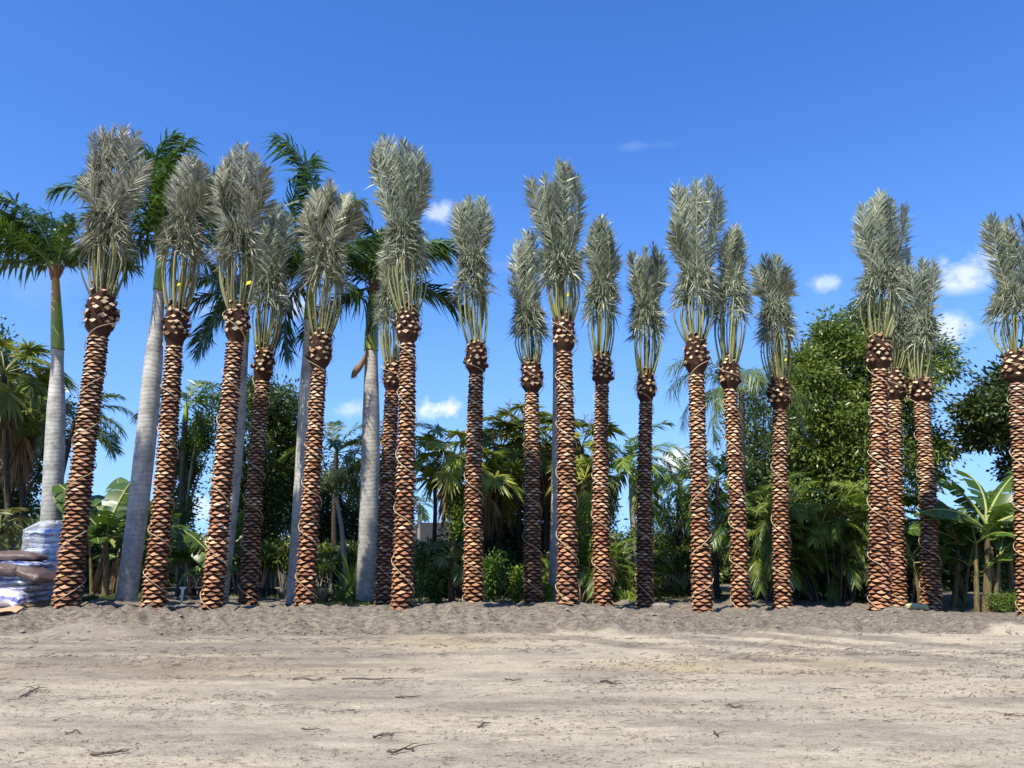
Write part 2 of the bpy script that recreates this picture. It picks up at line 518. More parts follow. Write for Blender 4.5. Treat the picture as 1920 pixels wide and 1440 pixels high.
# ------------------------------------------------------------------ date palms: measured table
# foot x, y | trunk top x, y | nut top y | crown top x, y | crown width px | tuft top y | trunk width px at the foot | metres ahead
DATE = [
    (125, 1140, 185, 628, 548, 219, 228, 132, 402, 45, 16.0),
    (287, 1142, 327, 645, 575, 356, 280, 92, 410, 39, 16.5),
    (398, 1146, 441, 638, 572, 452, 264, 124, 430, 39, 16.2),
    (465, 1146, 492, 712, 650, 521, 374, 84, 505, 34, 19.4),
    (571, 1141, 598, 690, 622, 618, 336, 124, 465, 36, 17.4),
    (720, 1142, 735, 732, 676, 738, 410, 84, 545, 33, 20.25),
    (753, 1141, 764, 642, 577, 746, 248, 130, 425, 38, 16.4),
    (888, 1135, 893, 700, 645, 882, 360, 86, 480, 35, 19.4),
    (1000, 1137, 997, 735, 680, 984, 424, 74, 580, 34, 20.5),
    (1064, 1138, 1058, 660, 593, 1046, 294, 112, 475, 38, 17.2),
    (1131, 1140, 1129, 722, 665, 1130, 398, 66, 530, 33, 19.7),
    (1209, 1140, 1211, 752, 696, 1212, 456, 76, 568, 31, 20.3),
    (1318, 1148, 1306, 700, 632, 1312, 322, 126, 510, 36, 18.3),
    (1390, 1147, 1369, 730, 673, 1376, 416, 66, 525, 32, 18.6),
    (1467, 1144, 1462, 766, 711, 1449, 472, 82, 570, 32, 19.8),
    (1651, 1146, 1649, 692, 630, 1656, 352, 118, 508, 37, 17.6),
    (1684, 1148, 1677, 750, 696, 1694, 460, 70, 590, 33, 22.0),
    (1745, 1149, 1727, 754, 710, 1730, 478, 78, 600, 33, 21.7),
    (1932, 1156, 1908, 718, 660, 1896, 392, 118, 545, 38, 18.8),
    (-262, 1152, -172, 600, 512, -110, 160, 124, 350, 41, 14.9),
]
# where the tips of each tied crown stand (pixels of the photograph)
TIPS = [
    [(162, 240), (182, 234), (204, 230), (232, 226), (262, 238), (282, 288), (152, 315)],
    [(328, 325), (345, 288), (366, 282), (388, 298), (398, 340)],
    [(403, 288), (424, 268), (458, 263), (490, 274), (512, 302), (396, 330)],
    [(486, 420), (505, 384), (525, 374), (550, 392)],
    [(562, 372), (585, 350), (608, 336), (622, 334), (652, 350), (685, 372)],
    [(718, 440), (735, 408), (752, 430)],
    [(688, 258), (704, 250), (726, 252), (765, 253), (790, 270), (808, 298), (745, 275)],
    [(848, 374), (868, 364), (890, 376), (911, 360), (918, 395)],
    [(958, 446), (984, 424), (1008, 430)],
    [(984, 326), (1008, 318), (1055, 294), (1076, 300), (1096, 320), (1040, 345)],
    [(1112, 410), (1126, 399), (1145, 408), (1157, 432)],
    [(1181, 465), (1206, 460), (1234, 452), (1248, 468)],
    [(1258, 337), (1276, 346), (1306, 325), (1340, 322), (1364, 345), (1250, 392)],
    [(1358, 430), (1377, 416), (1393, 438)],
    [(1412, 492), (1432, 476), (1458, 472), (1484, 498)],
    [(1604, 372), (1634, 352), (1660, 354), (1682, 362), (1714, 376)],
    [(1680, 475), (1692, 464), (1712, 460)],
    [(1700, 492), (1730, 478), (1763, 482)],
    [(1848, 395), (1880, 406), (1908, 400), (1932, 400), (1954, 420)],
    [(-165, 170), (-130, 162), (-105, 160), (-85, 168), (-60, 185)],
]
FEET = np.array([tuple(at(t[0], t[1], t[10])) for t in DATE])
EXTRA = np.array([(-13, 16.2, .36), (-10.5, 16.6, .36), (13.8, 18.5, -.08), (17, 18.5, -.1), (-15, 21, .1), (15, 22, -.1)])
PTS = np.vstack([FEET, EXTRA])


def base_height(x, y):
    x, y = np.asarray(x, float), np.asarray(y, float)
    d2 = (x[..., None] - PTS[:, 0]) ** 2 + (y[..., None] - PTS[:, 1]) ** 2
    w = 1 / (d2 + .12) ** 1.6
    z = (w * PTS[:, 2]).sum(-1) / w.sum(-1)
    ye = y + .35 * vnoise(x * .45, x * 0 + 3.3, 4) + .12 * vnoise(x * 1.7, y * .9, 5)
    z = z * sstep(15.2, 16.3, ye - .09 * np.minimum(x, 0))
    dd = d2[..., :20].min(-1)
    z = z + .07 * np.exp(-dd / .22)            # soil heaped round each foot
    far = sstep(21.5, 25, y)
    return z * (1 - far) + .06 * far


def berm_mask(x, y):
    ye = y + .5 * vnoise(x * .5, x * 0 + 1.3, 14) + .25 * vnoise(x * 2.1, y * 1.2, 15)
    return sstep(15.15, 15.55, ye - .08 * np.minimum(x, 0))


def ground_height(x, y):
    x, y = np.asarray(x, float), np.asarray(y, float)
    z = base_height(x, y)
    bm = berm_mask(x, y) * (1 - sstep(24, 28, y))
    nearf = 1 - bm
    # graded sand: low streaks along the plot, small lumps, long machine ruts to the right
    z = z + nearf * (.012 * vnoise(x * .5, y * 4.2, 21) + .007 * vnoise(x * 1.6, y * 9, 22) + .006 * vnoise(x * 5, y * 11, 23) + .005 * vnoise(x * 14, y * 17, 24)
                     + .028 * vnoise(x * .22, y * .5, 25))
    q = (y - 9.5) + .26 * x - .012 * (x - 2) ** 2
    rut = np.maximum(0, np.sin(q * 4.4 + vnoise(x * .3, y * .3, 26))) ** 3
    z = z - .022 * rut * sstep(8.0, 9.5, y) * nearf * sstep(-1.5, 3, x)
    # dug, clodded soil of the bank with track-plate marks
    zz = .055 * vnoise(x * 1.3, y * 2.2, 31) + .05 * vnoise(x * 3.4, y * 4.6, 32) + .035 * vnoise(x * 8, y * 7, 33) + .016 * vnoise(x * 17, y * 12, 34)
    tr = np.abs(((x + .35 * np.abs(((y * .9) % 1.0) - .5) * 2) * 2.6) % 1.0 - .5)
    zz = zz + .22 * (tr - .25) * (.55 + .55 * vnoise(x * .4, y * .7, 37)) * sstep(15.0, 15.6, y) * (1 - sstep(16.6, 17.4, y))
    zz = zz + .05 * np.exp(-((y - 15.5 - .4 * vnoise(x * .6, x * 0, 36)) / .35) ** 2) * vnoise(x * 1.1, x * 0 + 9, 35)
    return z + bm * zz


def gz(x, y):
    return float(ground_height(np.array([x]), np.array([y]))[0])


# ------------------------------------------------------------------ ground
TRACKS = [([(850, 1168), (960, 1182), (1120, 1203), (1330, 1226), (1620, 1256)], .34, .9), ([(1000, 1168), (1180, 1184), (1420, 1212), (1700, 1240)], .42, .9),
          ([(1230, 1176), (1480, 1198), (1820, 1240)], .30, .8), ([(1500, 1186), (1700, 1200), (1930, 1226)], .34, .8), ([(740, 1172), (840, 1186), (900, 1206)], .28, .7),
          ([(640, 1330), (1100, 1312), (1500, 1318), (1930, 1308)], .16, .55), ([(0, 1395), (420, 1382), (900, 1392)], .18, .45)]


def flat_at(px, py):
    d = at(px, py, 1.0) - Vector((0, 0, CAM_H))
    return Vector((0, 0, CAM_H)) + d * (CAM_H / -d.z)


def build_ground():
    r = [0.6]
    while r[-1] < 34:
        r.append(r[-1] * (1.0075 if r[-1] > 4 else 1.06) if r[-1] < 22 else r[-1] * 1.02)
    while r[-1] < 1500:
        r.append(r[-1] * 1.22)
    r = np.array(r)
    a = np.concatenate([np.linspace(rad(44), rad(136), 520), np.linspace(rad(136), rad(404), 50)[1:-1]])
    X, Y = r[:, None] * np.cos(a)[None], r[:, None] * np.sin(a)[None]
    Z = ground_height(X, Y)
    Z = np.where(r[:, None] > 34, .06 * 0 + np.where(Z > .06, .06, Z), Z)
    g = Geo()
    g.grid(np.stack([X, Y, Z], -1), 0, wrap=True)
    k = len(a)
    idx = np.arange(k)
    V = np.vstack([np.stack([X[0], Y[0], Z[0]], -1), [[0, 0, 0]]])
    g.add(V, T=np.stack([idx, np.roll(idx, -1), np.full(k, k)], -1)[:, ::-1])
    m, N, L, b, out = new_mat('sandy_soil')
    n1 = noise_tex(N, L, .35, 5, .6, 'Object', (1, 2.2, 1))
    n2 = noise_tex(N, L, 2.2, 8, .76, 'Object', (.8, 2.0, 1))
    n3 = noise_tex(N, L, 11, 7, .78, 'Object', (.7, 1.5, 1))
    n4 = noise_tex(N, L, 45, 4, .7)
    n5 = noise_tex(N, L, .22, 4, .5, 'Object', (1, 1.6, 1))
    sand = ramp(N, L, n2, [(.28, (.39, .328, .235)), (.46, (.51, .44, .322)), (.64, (.60, .525, .39))])
    grey = ramp(N, L, n2, [(.28, (.28, .243, .186)), (.5, (.375, .33, .257)), (.66, (.46, .41, .323))])
    c = mixrgb(N, L, sand, grey, ramp(N, L, n1, [(.42, (0, 0, 0)), (.60, (1, 1, 1))]))
    c = mixrgb(N, L, c, (.50, .39, .24), mth(N, L, 'MULTIPLY', mth(N, L, 'MULTIPLY', mth(N, L, 'SUBTRACT', n5, .58), 6, True), .3))
    at_b = N.new('ShaderNodeAttribute')
    at_b.attribute_name = 'bank'
    at_g = N.new('ShaderNodeAttribute')
    at_g.attribute_name = 'dim_track'
    at_o = N.new('ShaderNodeAttribute')
    at_o.attribute_name = 'ochre'
    c = mixrgb(N, L, c, (.53, .41, .235), mth(N, L, 'MULTIPLY', at_o.outputs['Fac'], .65))
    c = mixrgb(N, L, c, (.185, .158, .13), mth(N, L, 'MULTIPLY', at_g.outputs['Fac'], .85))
    soil = ramp(N, L, n3, [(.32, (.080, .066, .050)), (.48, (.19, .162, .126)), (.64, (.33, .287, .225))])
    c = mixrgb(N, L, c, soil, at_b.outputs['Fac'])
    c = mixrgb(N, L, c, ramp(N, L, n3, [(.33, (.42, .39, .35)), (.45, (1, 1, 1))]), .9, 'MULTIPLY')
    c = mixrgb(N, L, c, ramp(N, L, n4, [(.32, (.58, .55, .52)), (.52, (1.05, 1.05, 1.05))]), .75, 'MULTIPLY')
    L.new(c, b.inputs['Base Color'])
    b.inputs['Roughness'].default_value = .95
    b.inputs['Specular IOR Level'].default_value = .15
    h = mth(N, L, 'ADD', mth(N, L, 'MULTIPLY', n3, 1.0), mth(N, L, 'MULTIPLY', n4, .45))
    bump(N, L, b, h, 1.0, .035)
    me = g.mesh('ground', m, smooth=False)
    n = len(me.vertices)
    co = np.empty(n * 3, dtype=np.float32)
    me.vertices.foreach_get('co', co)
    co = co.reshape(-1, 3)
    x, y = co[:, 0].astype(float), co[:, 1].astype(float)
    at1 = me.attributes.new('bank', 'FLOAT', 'POINT')
    at1.data.foreach_set('value', berm_mask(x, y).astype(np.float32))
    # machine tracks that sweep off the bank to the right (pixel pairs of the photograph laid on the plot)
    v = np.zeros(n)
    near = (np.abs(x) < 16) & (y > 4) & (y < 17)
    xs_, ys_ = x[near], y[near]
    wob = .14 * vnoise(xs_ * 1.1, ys_ * 1.3, 44) + .06 * vnoise(xs_ * 4, ys_ * 4, 45)
    tv = np.zeros(len(xs_))
    for line, wid, st in TRACKS:
        pts = np.array([tuple(flat_at(*p))[:2] for p in line])
        best = np.full(len(xs_), 9.0)
        for p0, p1 in zip(pts[:-1], pts[1:]):
            d_ = p1 - p0
            t_ = np.clip(((xs_ - p0[0]) * d_[0] + (ys_ - p0[1]) * d_[1]) / (d_ @ d_), 0, 1)
            best = np.minimum(best, np.hypot(xs_ - p0[0] - t_ * d_[0], ys_ - p0[1] - t_ * d_[1]))
        tv = np.maximum(tv, st * sstep(wid + .12, wid - .12, best + wob))
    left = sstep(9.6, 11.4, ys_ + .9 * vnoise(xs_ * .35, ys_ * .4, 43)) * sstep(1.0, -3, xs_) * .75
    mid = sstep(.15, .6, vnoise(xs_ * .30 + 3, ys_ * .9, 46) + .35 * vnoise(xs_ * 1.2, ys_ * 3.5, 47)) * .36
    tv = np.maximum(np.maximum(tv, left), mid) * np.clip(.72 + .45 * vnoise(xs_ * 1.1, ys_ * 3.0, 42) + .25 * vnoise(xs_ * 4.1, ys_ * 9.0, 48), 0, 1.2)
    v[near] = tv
    och = np.zeros(n)
    for (px, py, ax_, ay_) in ((810, 1206, 1.1, .9), (1455, 1246, 1.6, .8), (1250, 1250, 1.2, .6), (300, 1250, 2.0, .8)):
        c_ = flat_at(px, py)
        och = np.maximum(och, np.exp(-((x - c_.x) / ax_) ** 2 - ((y - c_.y) / ay_) ** 2) * (.8 + .5 * vnoise(x * 1.7, y * 2.5, 49)))
    at3 = me.attributes.new('ochre', 'FLOAT', 'POINT')
    at3.data.foreach_set('value', np.clip(och, 0, 1).astype(np.float32))
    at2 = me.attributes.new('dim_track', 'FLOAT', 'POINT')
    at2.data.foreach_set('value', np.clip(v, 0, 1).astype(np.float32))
    tag(put('ground', me), kind='structure')


build_ground()


# ------------------------------------------------------------------ date palm kit
def boot_mesh(seed, face='boot_face'):
    r = np.random.default_rng(seed)
    g = Geo()
    j = lambda s: float(r.normal() * s)
    Lt, Rt = (-.112, -.012 + j(.003), j(.004)), (.112, -.012 + j(.003), j(.004))
    UL, UR, PK = (-.055, .010, .015 + j(.004)), (.055, .010, .015 + j(.004)), (j(.012), .006, .038 + j(.007))
    LL, LR, BT = (-.055, .046 + j(.006), -.016 + j(.003)), (.055, .046 + j(.006), -.016 + j(.003)), (j(.010), .062 + j(.007), -.021 + j(.004))
    C = (j(.006), .040 + j(.003), .004)
    V = np.array([Lt, UL, PK, UR, Rt, LR, BT, LL, C])
    ring = [0, 1, 2, 3, 4, 5, 6, 7]
    g.add(V, T=[(ring[k], 8, ring[(k + 1) % 8]) for k in range(8)], m=0)
    KB, KL, KR, TB = (0, -.03, -.060), (-.085, -.04, -.030), (.085, -.04, -.030), (0, -.035, .050)
    V2 = np.array([Lt, LL, BT, LR, Rt, KL, KB, KR, UL, PK, UR, TB])
    g.add(V2, Q=[(1, 5, 6, 2), (3, 2, 6, 7)], T=[(0, 5, 1), (4, 3, 7), (0, 8, 11), (8, 9, 11), (9, 10, 11), (10, 4, 11)], m=1)
    return g.mesh('leaf_boot', [M[face], M['boot_under']])


BOOTS = [boot_mesh(100 + k) for k in range(6)]
BOOTS_PALE = [boot_mesh(100 + k, 'boot_face_pale') for k in range(6)]


def stub_mesh(seed):
    r = np.random.default_rng(seed)
    g = Geo()
    w, h, l = .055 + r.normal() * .008, .042 + r.normal() * .006, .062 + r.normal() * .012
    end = np.array([(-w, l, 0), (0, l + .004, h), (w, l, 0), (0, l - .012, -h)]) + r.normal(size=(4, 3)) * .005
    bas = np.array([(-w * 1.25, -.06, -.01), (0, -.06, h * 1.3), (w * 1.25, -.06, -.01), (0, -.06, -h * 1.5)])
    g.add(end, T=[(0, 2, 1), (0, 3, 2)], m=0)
    V = np.vstack([end, bas])
    g.add(V, Q=[(0, 1, 5, 4), (1, 2, 6, 5), (2, 3, 7, 6), (3, 0, 4, 7)], m=1)
    return g.mesh('leaf_stub', [M['stub_face'], M['stub_side']])


STUBS = [stub_mesh(200 + k) for k in range(5)]


def spline(P, n):
    """a smooth curve through a few points"""
    P = np.asarray(P, float)
    t = np.linspace(0, len(P) - 1, n)
    k = np.minimum(t.astype(int), len(P) - 2)
    f = (t - k)[:, None]
    p0, p1, p2, p3 = P[np.maximum(k - 1, 0)], P[k], P[k + 1], P[np.minimum(k + 2, len(P) - 1)]
    return .5 * (2 * p1 + (p2 - p0) * f + (2 * p0 - 5 * p1 + 4 * p2 - p3) * f * f + (3 * p1 - p0 - 3 * p2 + p3) * f ** 3)


def side_hint(tip, U, cax):
    d = tip - U
    d = d - cax * d.dot(cax)
    return d / (1 + 1.6 * np.linalg.norm(d))


def date_frond(r, C0, U, tip, az, waist, cax, ls, mats):
    """a long frond: from the nut, through the tie, up to its tip; a feather of leaflets from the tie on"""
    rad_ = np.array([math.cos(az), math.sin(az), 0])
    g = Geo()
    w = U + rad_ * waist * r.uniform(.3, .9)
    lo = C0 + rad_ * r.uniform(.04, .16)
    w = w + side_hint(tip, U, cax) * .30
    m1 = C0 * .5 + U * .5 + rad_ * r.uniform(.16, .30)
    curl = tip - w
    side = curl - cax * curl.dot(cax)
    up = w + curl * .45 + side * .0
    tip = U + cax * ((tip - U).dot(cax) - .10) + side * .93
    tp = tip + side * .10 - cax * np.linalg.norm(side) * .10
    P = spline([lo, m1, w, up, tp], 22)
    n1 = 10
    g.tube(P[:n1], np.linspace(.021, .012, n1), 5, 0, False)
    g.tube(P[n1 - 1:], np.linspace(.012, .003, 23 - n1), 5, 1, False)
    seg = np.linalg.norm(np.diff(P, axis=0), axis=1)
    u = np.concatenate([[0], np.cumsum(seg)])
    Lt = u[-1]
    u /= Lt
    u0 = float(np.interp(10, np.arange(22), u))
    # the blade of the frond faces outward from the bundle
    face = unit(rad_ * .7 + np.array([0, -.5, 0]) + r.normal(size=3) * .25)
    for s in (-1, 1):
        n = 84
        t = np.sort(np.concatenate([r.uniform(u0 - .02, 1, n - 20), r.uniform(.78, 1, 20)]))
        p = np.stack([np.interp(t, u, P[:, k]) for k in range(3)], -1)
        tan = unit(np.stack([np.interp(t, u, np.gradient(P[:, k])) for k in range(3)], -1))
        lat = unit(np.cross(tan, face)) * s
        nor = unit(np.cross(tan, lat)) * s
        v = np.clip((t - u0) / (1 - u0), 0, 1)
        th = np.radians(np.interp(v, [0, .2, .6, 1], [28, 40, 42, 24])) + r.normal(0, rad(5), n)
        nn = r.normal(.08, .13, n)
        D = unit(tan * np.cos(th)[:, None] + lat * np.sin(th)[:, None] - nor * nn[:, None])
        L = .46 * ls * np.interp(v, [0, .25, .7, 1], [.80, 1.0, .92, .55]) * r.uniform(.8, 1.12, n)
        bend = np.stack([r.normal(0, .03, n), r.normal(0, .03, n), r.normal(-.03, .03, n)], -1)
        k = r.uniform(size=n) < .06
        D[k] = unit(D[k] + r.normal(size=(k.sum(), 3)) * .6)
        W = unit(np.cross(D, nor + .28 * r.normal(size=(n, 3))))
        g.strips(p, D, W, L, .031 * r.uniform(.7, 1.2, n), bend, m=2)
    return g.mesh('frond', mats)


def trimmed_frond(r, C0, U, az, bow, waist, cax, mats):
    """a shorter, cut-back frond of the outer ring: bare bowed stalk, a mop of leaflets under the tie"""
    rad_ = np.array([math.cos(az), math.sin(az), 0])
    tang = np.array([-rad_[1], rad_[0], 0])
    g = Geo()
    H = np.linalg.norm(U - C0)
    lo = C0 + rad_ * .17 - cax * .10
    j = lambda q: tang * r.normal() * q
    up = U + rad_ * waist + cax * r.uniform(-.12, .06) + j(.05)
    P = spline([lo, C0 + cax * H * .16 + rad_ * (.17 + (bow - .17) * .62) + j(.015), C0 + cax * H * .42 + rad_ * bow + j(.03), C0 + cax * H * .72 + rad_ * (bow * .55 + waist * .5) + j(.04), up], 16)
    g.tube(P, np.linspace(.025, .010, 16), 5, 0, True)
    u = np.linspace(0, 1, 16)
    def hair(n, t0, t1, out, lift, drop, ln, wd):
        t = r.uniform(t0, t1, n)
        p = np.stack([np.interp(t, u, P[:, k]) for k in range(3)], -1) + r.normal(size=(n, 3)) * .012
        D = unit(rad_ * np.abs(r.normal(out, .25, n))[:, None] + tang * r.normal(0, .45, n)[:, None] + cax * (lift + r.normal(0, .30, n))[:, None])
        W = unit(np.cross(D, rad_ + r.normal(size=(n, 3)) * .7))
        d_ = np.abs(r.normal(drop, drop * .35, n))
        g.strips(p, D, W, ln * r.uniform(.65, 1.2, n), wd * r.uniform(.7, 1.2, n), -cax * d_[:, None] + rad_ * .05 + r.normal(size=(n, 3)) * .04, m=2)
    hair(34, .62, .95, .45, .15, .22, .33, .032)    # leaflets that hang over the bare stalks
    hair(26, .88, 1.0, .40, .75, .36, .40, .034)    # the folded-over top of the mop
    hair(14, .70, 1.0, .15, 1.0, .02, .42, .032)    # a few that still point up
    return g.mesh('frond', mats)


DATE_LABELS = [
    'date palm with the widest tied crown, its foot touching the stacked blue bags',
    'date palm with narrow crown and loose bowed stalks, right of the thick leaning royal palm',
    'date palm with yellow tag, hiding a thin grey trunk behind its right edge',
    'shorter date palm with shaded lower trunk, close right of the tagged left one',
    'date palm standing directly in front of a pale royal palm trunk, crown spreading right',
    'shaded date palm mostly hidden behind a taller lit one, only its left edge showing',
    'tall date palm with forked crown covering a shaded palm behind its left side',
    'date palm alone between the forked-crown palm and the fan palm thicket, straight and narrow',
    'shaded dark-trunked date palm with crown leaning left against a taller neighbour',
    'date palm with one frond bending far left and a yellow tag, grey trunk behind',
    'slim date palm with a single rounded plume, first right of the yellow-tagged central palm',
    'shortest date palm in the middle, trunk darkly shaded below and sunlit above',
    'date palm with three-pronged crown in front of the drooping queen palm',
    'date palm with plain narrow crown tucked behind the three-pronged one',
    'date palm with low squat plume and yellow tag, before the bushy palm clump',
    'front date palm of the touching pair before the big broadleaf tree',
    'rear date palm of the touching pair, its nut peeping out on the right',
    'date palm with shaded foot between the touching pair and the banana plants',
    'date palm cut by the right edge of the view, before the dark tree',
    'date palm standing left of the stacked bags, beyond the left end of the row seen',
]
TINT = {0: (1.0, .95, .90), 1: (1.0, .97, .92), 2: (1.0, .98, .94), 4: (1.0, .98, .88)}


def date_palm(i, spec):
    fx, fy, tx, ty, ny, cx, cy, cw, uy, fw, Y = spec
    r = np.random.default_rng(1000 + i)
    B, T = at(fx, fy, Y), at(tx, ty, Y)
    root = empty('date_palm', B, DATE_LABELS[i], 'palm tree', 'transplanted date palms with tied-up crowns')
    ax = np.array(T - B)
    H = np.linalg.norm(ax)
    ax /= H
    k_px = Y / FPX * 1.02
    r_out = fw * k_px * .5
    bow = r.normal(size=2) * .03

    def centre(h):
        t = np.clip(h / H, 0, 1.3)
        c = ax * h
        return c + np.array([bow[0], bow[1], 0]) * math.sin(math.pi * min(t, 1))

    def core(h):
        t = h / H
        return (r_out - .035) * (1.0 - .20 * t + .05 * max(0, 1 - t * 7) + .012 * math.sin(t * 9 + i))

    hs_ = np.linspace(-.25, H + .1, 24)
    g = Geo()
    g.tube(np.array([centre(h) for h in hs_]), [core(max(h, 0)) for h in hs_], 14, 0, False)
    trunk = put('trunk', g.mesh('trunk', M['boot_under'], True), root)

    view = -np.array(B)
    view[2] = 0
    view /= np.linalg.norm(view)
    back = Geo()
    bdat = []
    for me in BOOTS:
        co = np.empty(len(me.vertices) * 3, dtype=np.float32)
        me.vertices.foreach_get('co', co)
        polys = [(tuple(p.vertices), p.material_index) for p in me.polygons]
        bdat.append((co.reshape(-1, 3).astype(float), polys))
    h, row = .02, 0
    while h < H - .03:
        rc = core(h)
        nb = 6
        for q in range(nb):
            a = (q + .5 * (row % 2)) * 2 * math.pi / nb + row * .021 + i * 1.3 + r.normal() * .045
            radial = np.array([math.cos(a), math.sin(a), 0])
            radial = unit(radial - ax * radial.dot(ax))
            tang = np.cross(radial, ax)
            hh = h + r.normal() * .008
            p = centre(hh) + radial * (rc + r.normal() * .004)
            sx = rc * 2 * math.pi / nb / .212 * r.uniform(.94, 1.06)
            sz = r.uniform(.86, 1.14) * (1.05 - .12 * h / H)
            sy = r.uniform(.8, 1.2) * (1.05 - .40 * h / H)
            up = unit(ax + radial * r.normal() * .08 + tang * r.normal() * .06)
            Mx = np.eye(4)
            Mx[:3, 0], Mx[:3, 1], Mx[:3, 2], Mx[:3, 3] = tang * sx, radial * sy, up * sz, p
            v = int(r.integers(len(BOOTS)))
            if radial.dot(view) > -.12:
                wv = float(vnoise(np.array([a * 1.1 + i * 7.3]), np.array([h * .9 + i * 3.1]), 71)[0]) * .22 + r.normal() * .10
                gv = max(0.0, float(vnoise(np.array([a * 1.6 + i * 5.1]), np.array([h * 1.4]), 72)[0])) * .30
                k_ = 1.0 + wv
                put('leaf_boot', (BOOTS_PALE if r.uniform() < -.25 + 1.1 * h / H else BOOTS)[v], trunk, Matrix(Mx.tolist()), (k_, k_ * (1 + .25 * gv), k_ * (1 + .9 * gv)))
            else:
                co, polys = bdat[v]
                W = co @ Mx[:3, :3].T + p
                for mi in (0, 1):
                    Q = [f for f, m_ in polys if m_ == mi and len(f) == 4]
                    Tt = [f for f, m_ in polys if m_ == mi and len(f) == 3]
                    back.add(W, Q or None, Tt or None, m=mi)
        h += .0785 * (1.0 - .14 * h / H) * r.uniform(.92, 1.08)
        row += 1
    tag(put('rear_boots', back.mesh('rear_boots', [M['boot_face'], M['boot_under']]), trunk), kind='stuff')

    # nut: swollen head of fibre under the crown, studded with cut stubs
    NT = at(tx + (cx - tx) * .12, ny, Y) - B
    n0 = centre(H)
    nh = (np.array(NT) - n0)[2] * 1.0
    rt = core(H)
    fat = r.uniform(.92, 1.10)
    rn = rt * 1.58
    prof = [(-.06, 1.04), (.02, 1.14), (.09, 1.34), (.17, 1.54), (.26, 1.62), (.42, 1.62), (.60, 1.58), (.8, 1.48), (.95, 1.34), (1.06, .95), (1.12, .2)]
    g = Geo()
    g.tube(np.array([n0 + ax * (t * nh) for t, _ in prof]), [rt * s * 0.97 * (fat if s > 1.3 else 1) for _, s in prof], 16, 0, True, .05)
    nut = put('nut', g.mesh('nut', M['nut'], True), root)
    fib = Geo()
    nf = 260
    aa, tt = r.uniform(0, 2 * math.pi, nf), r.uniform(.2, 1.1, nf)
    rr_ = np.interp(tt, [p[0] for p in prof], [p[1] for p in prof]) * rt
    P0 = n0 + np.outer(tt * nh, ax) + np.stack([np.cos(aa) * rr_, np.sin(aa) * rr_, 0 * aa], -1)
    D = unit(np.stack([np.cos(aa) * .7, np.sin(aa) * .7, r.normal(-.1, .6, nf)], -1))
    fib.strips(P0, D, unit(np.cross(D, r.normal(size=(nf, 3)))), r.uniform(.05, .17, nf), .008, r.normal(size=(nf, 3)) * .02)
    tag(put('fibre', fib.mesh('fibre', M['stub_side']), nut), kind='stuff')
    rows = 7
    for k in range(rows):
        t = .24 + .78 * k / (rows - 1)
        rr = np.interp(t, [p[0] for p in prof], [p[1] for p in prof]) * rt
        nb = 9
        for q in range(nb):
            a = (q + .5 * (k % 2)) * 2 * math.pi / nb + i + r.normal() * .10
            radial = unit(np.array([math.cos(a), math.sin(a), 0]))
            tang = np.cross(radial, ax)
            el = rad(10 + 34 * k / (rows - 1)) + r.normal() * .16
            out = radial * math.cos(el) + ax * math.sin(el)
            up = np.cross(tang, out)
            p = n0 + ax * (t * nh + r.normal() * .012) + radial * (rr * fat - .035 + r.normal() * .010)
            s = rr / .26 * r.uniform(.75, 1.25)
            Mx = np.eye(4)
            Mx[:3, 0], Mx[:3, 1], Mx[:3, 2], Mx[:3, 3] = tang * s * 1.05, out * r.uniform(.6, 1.3) * (2.0 if r.uniform() < .10 else 1), up * s * 1.1, p
            if radial.dot(view) > -.3:
                put('leaf_stub', STUBS[int(r.integers(len(STUBS)))], nut, Matrix(Mx.tolist()))

    # crown: long fronds tied upright, trimmed ones round them
    C0 = n0 + ax * nh * .86
    CT = np.array(at(cx, cy, Y) - B)
    cax = CT - C0
    Lc = np.linalg.norm(cax)
    cax /= Lc
    wpx = cw * k_px
    tufth = (np.array(at(cx, uy, Y) - B) - C0)[2]
    tint = TINT.get(i, (.94, 1.0, .92))
    wide = wpx / Lc / .40                      # how wide this crown is
    bulge = max(.78, min(1.12, wide))
    waist = .24 * bulge                        # half width where the bundle is tied
    tilt = Vector((0, 0, 1)).rotation_difference(Vector(cax)).to_matrix().to_4x4()
    base = Matrix.Translation(Vector(C0)) @ tilt
    U = C0 + cax * tufth                       # the tie
    mats = [M['petiole'], M['rachis'], M['date_leaf']]
    tips = TIPS[i]
    plan = []
    for (px, py) in tips:
        plan.append((px, py, -.30 - .1 * r.uniform(), 1.0))
        plan.append((px + r.normal() * 5, py + r.uniform(8, 34), .05 + r.normal() * .2, 1.0))
    for q in range(max(3, 12 - 2 * len(tips))):
        px, py = tips[int(r.integers(len(tips)))]
        plan.append((cx + (px - cx) * r.uniform(.2, .95), py + r.uniform(25, 95), r.uniform(-.1, .5), .9))
    for (px, py, dep, ls) in plan:
        tip = np.array(at(px, py, Y + dep) - B)
        az = math.atan2(dep + r.normal() * .25, (px - cx) * k_px + r.normal() * .15)
        put('frond', date_frond(r, C0, U, tip, az, waist, cax, ls, mats), root, None, tint)
    n_out = 16
    a0 = r.uniform(0, 6.28)
    for q in range(n_out):
        az = a0 + q * 2 * math.pi / n_out + r.normal() * .14
        out = r.uniform(.34, .50) * bulge * (1.25 if q % 6 == 0 else 1)
        put('frond', trimmed_frond(r, C0, U, az, out, waist * r.uniform(.75, 1.1), cax, mats), root, None, tint)

    # jute rope wound down the trunk and round the bundle
    sgn = 1 if i in (0, 12) else -1
    pitch = r.uniform(.95, 1.25)
    hh = np.linspace(.05, H + nh * .9, 220)
    ph = sgn * (hh / pitch * 2 * math.pi) + r.uniform(0, 6) + .5 * np.sin(hh * 1.7 + i)
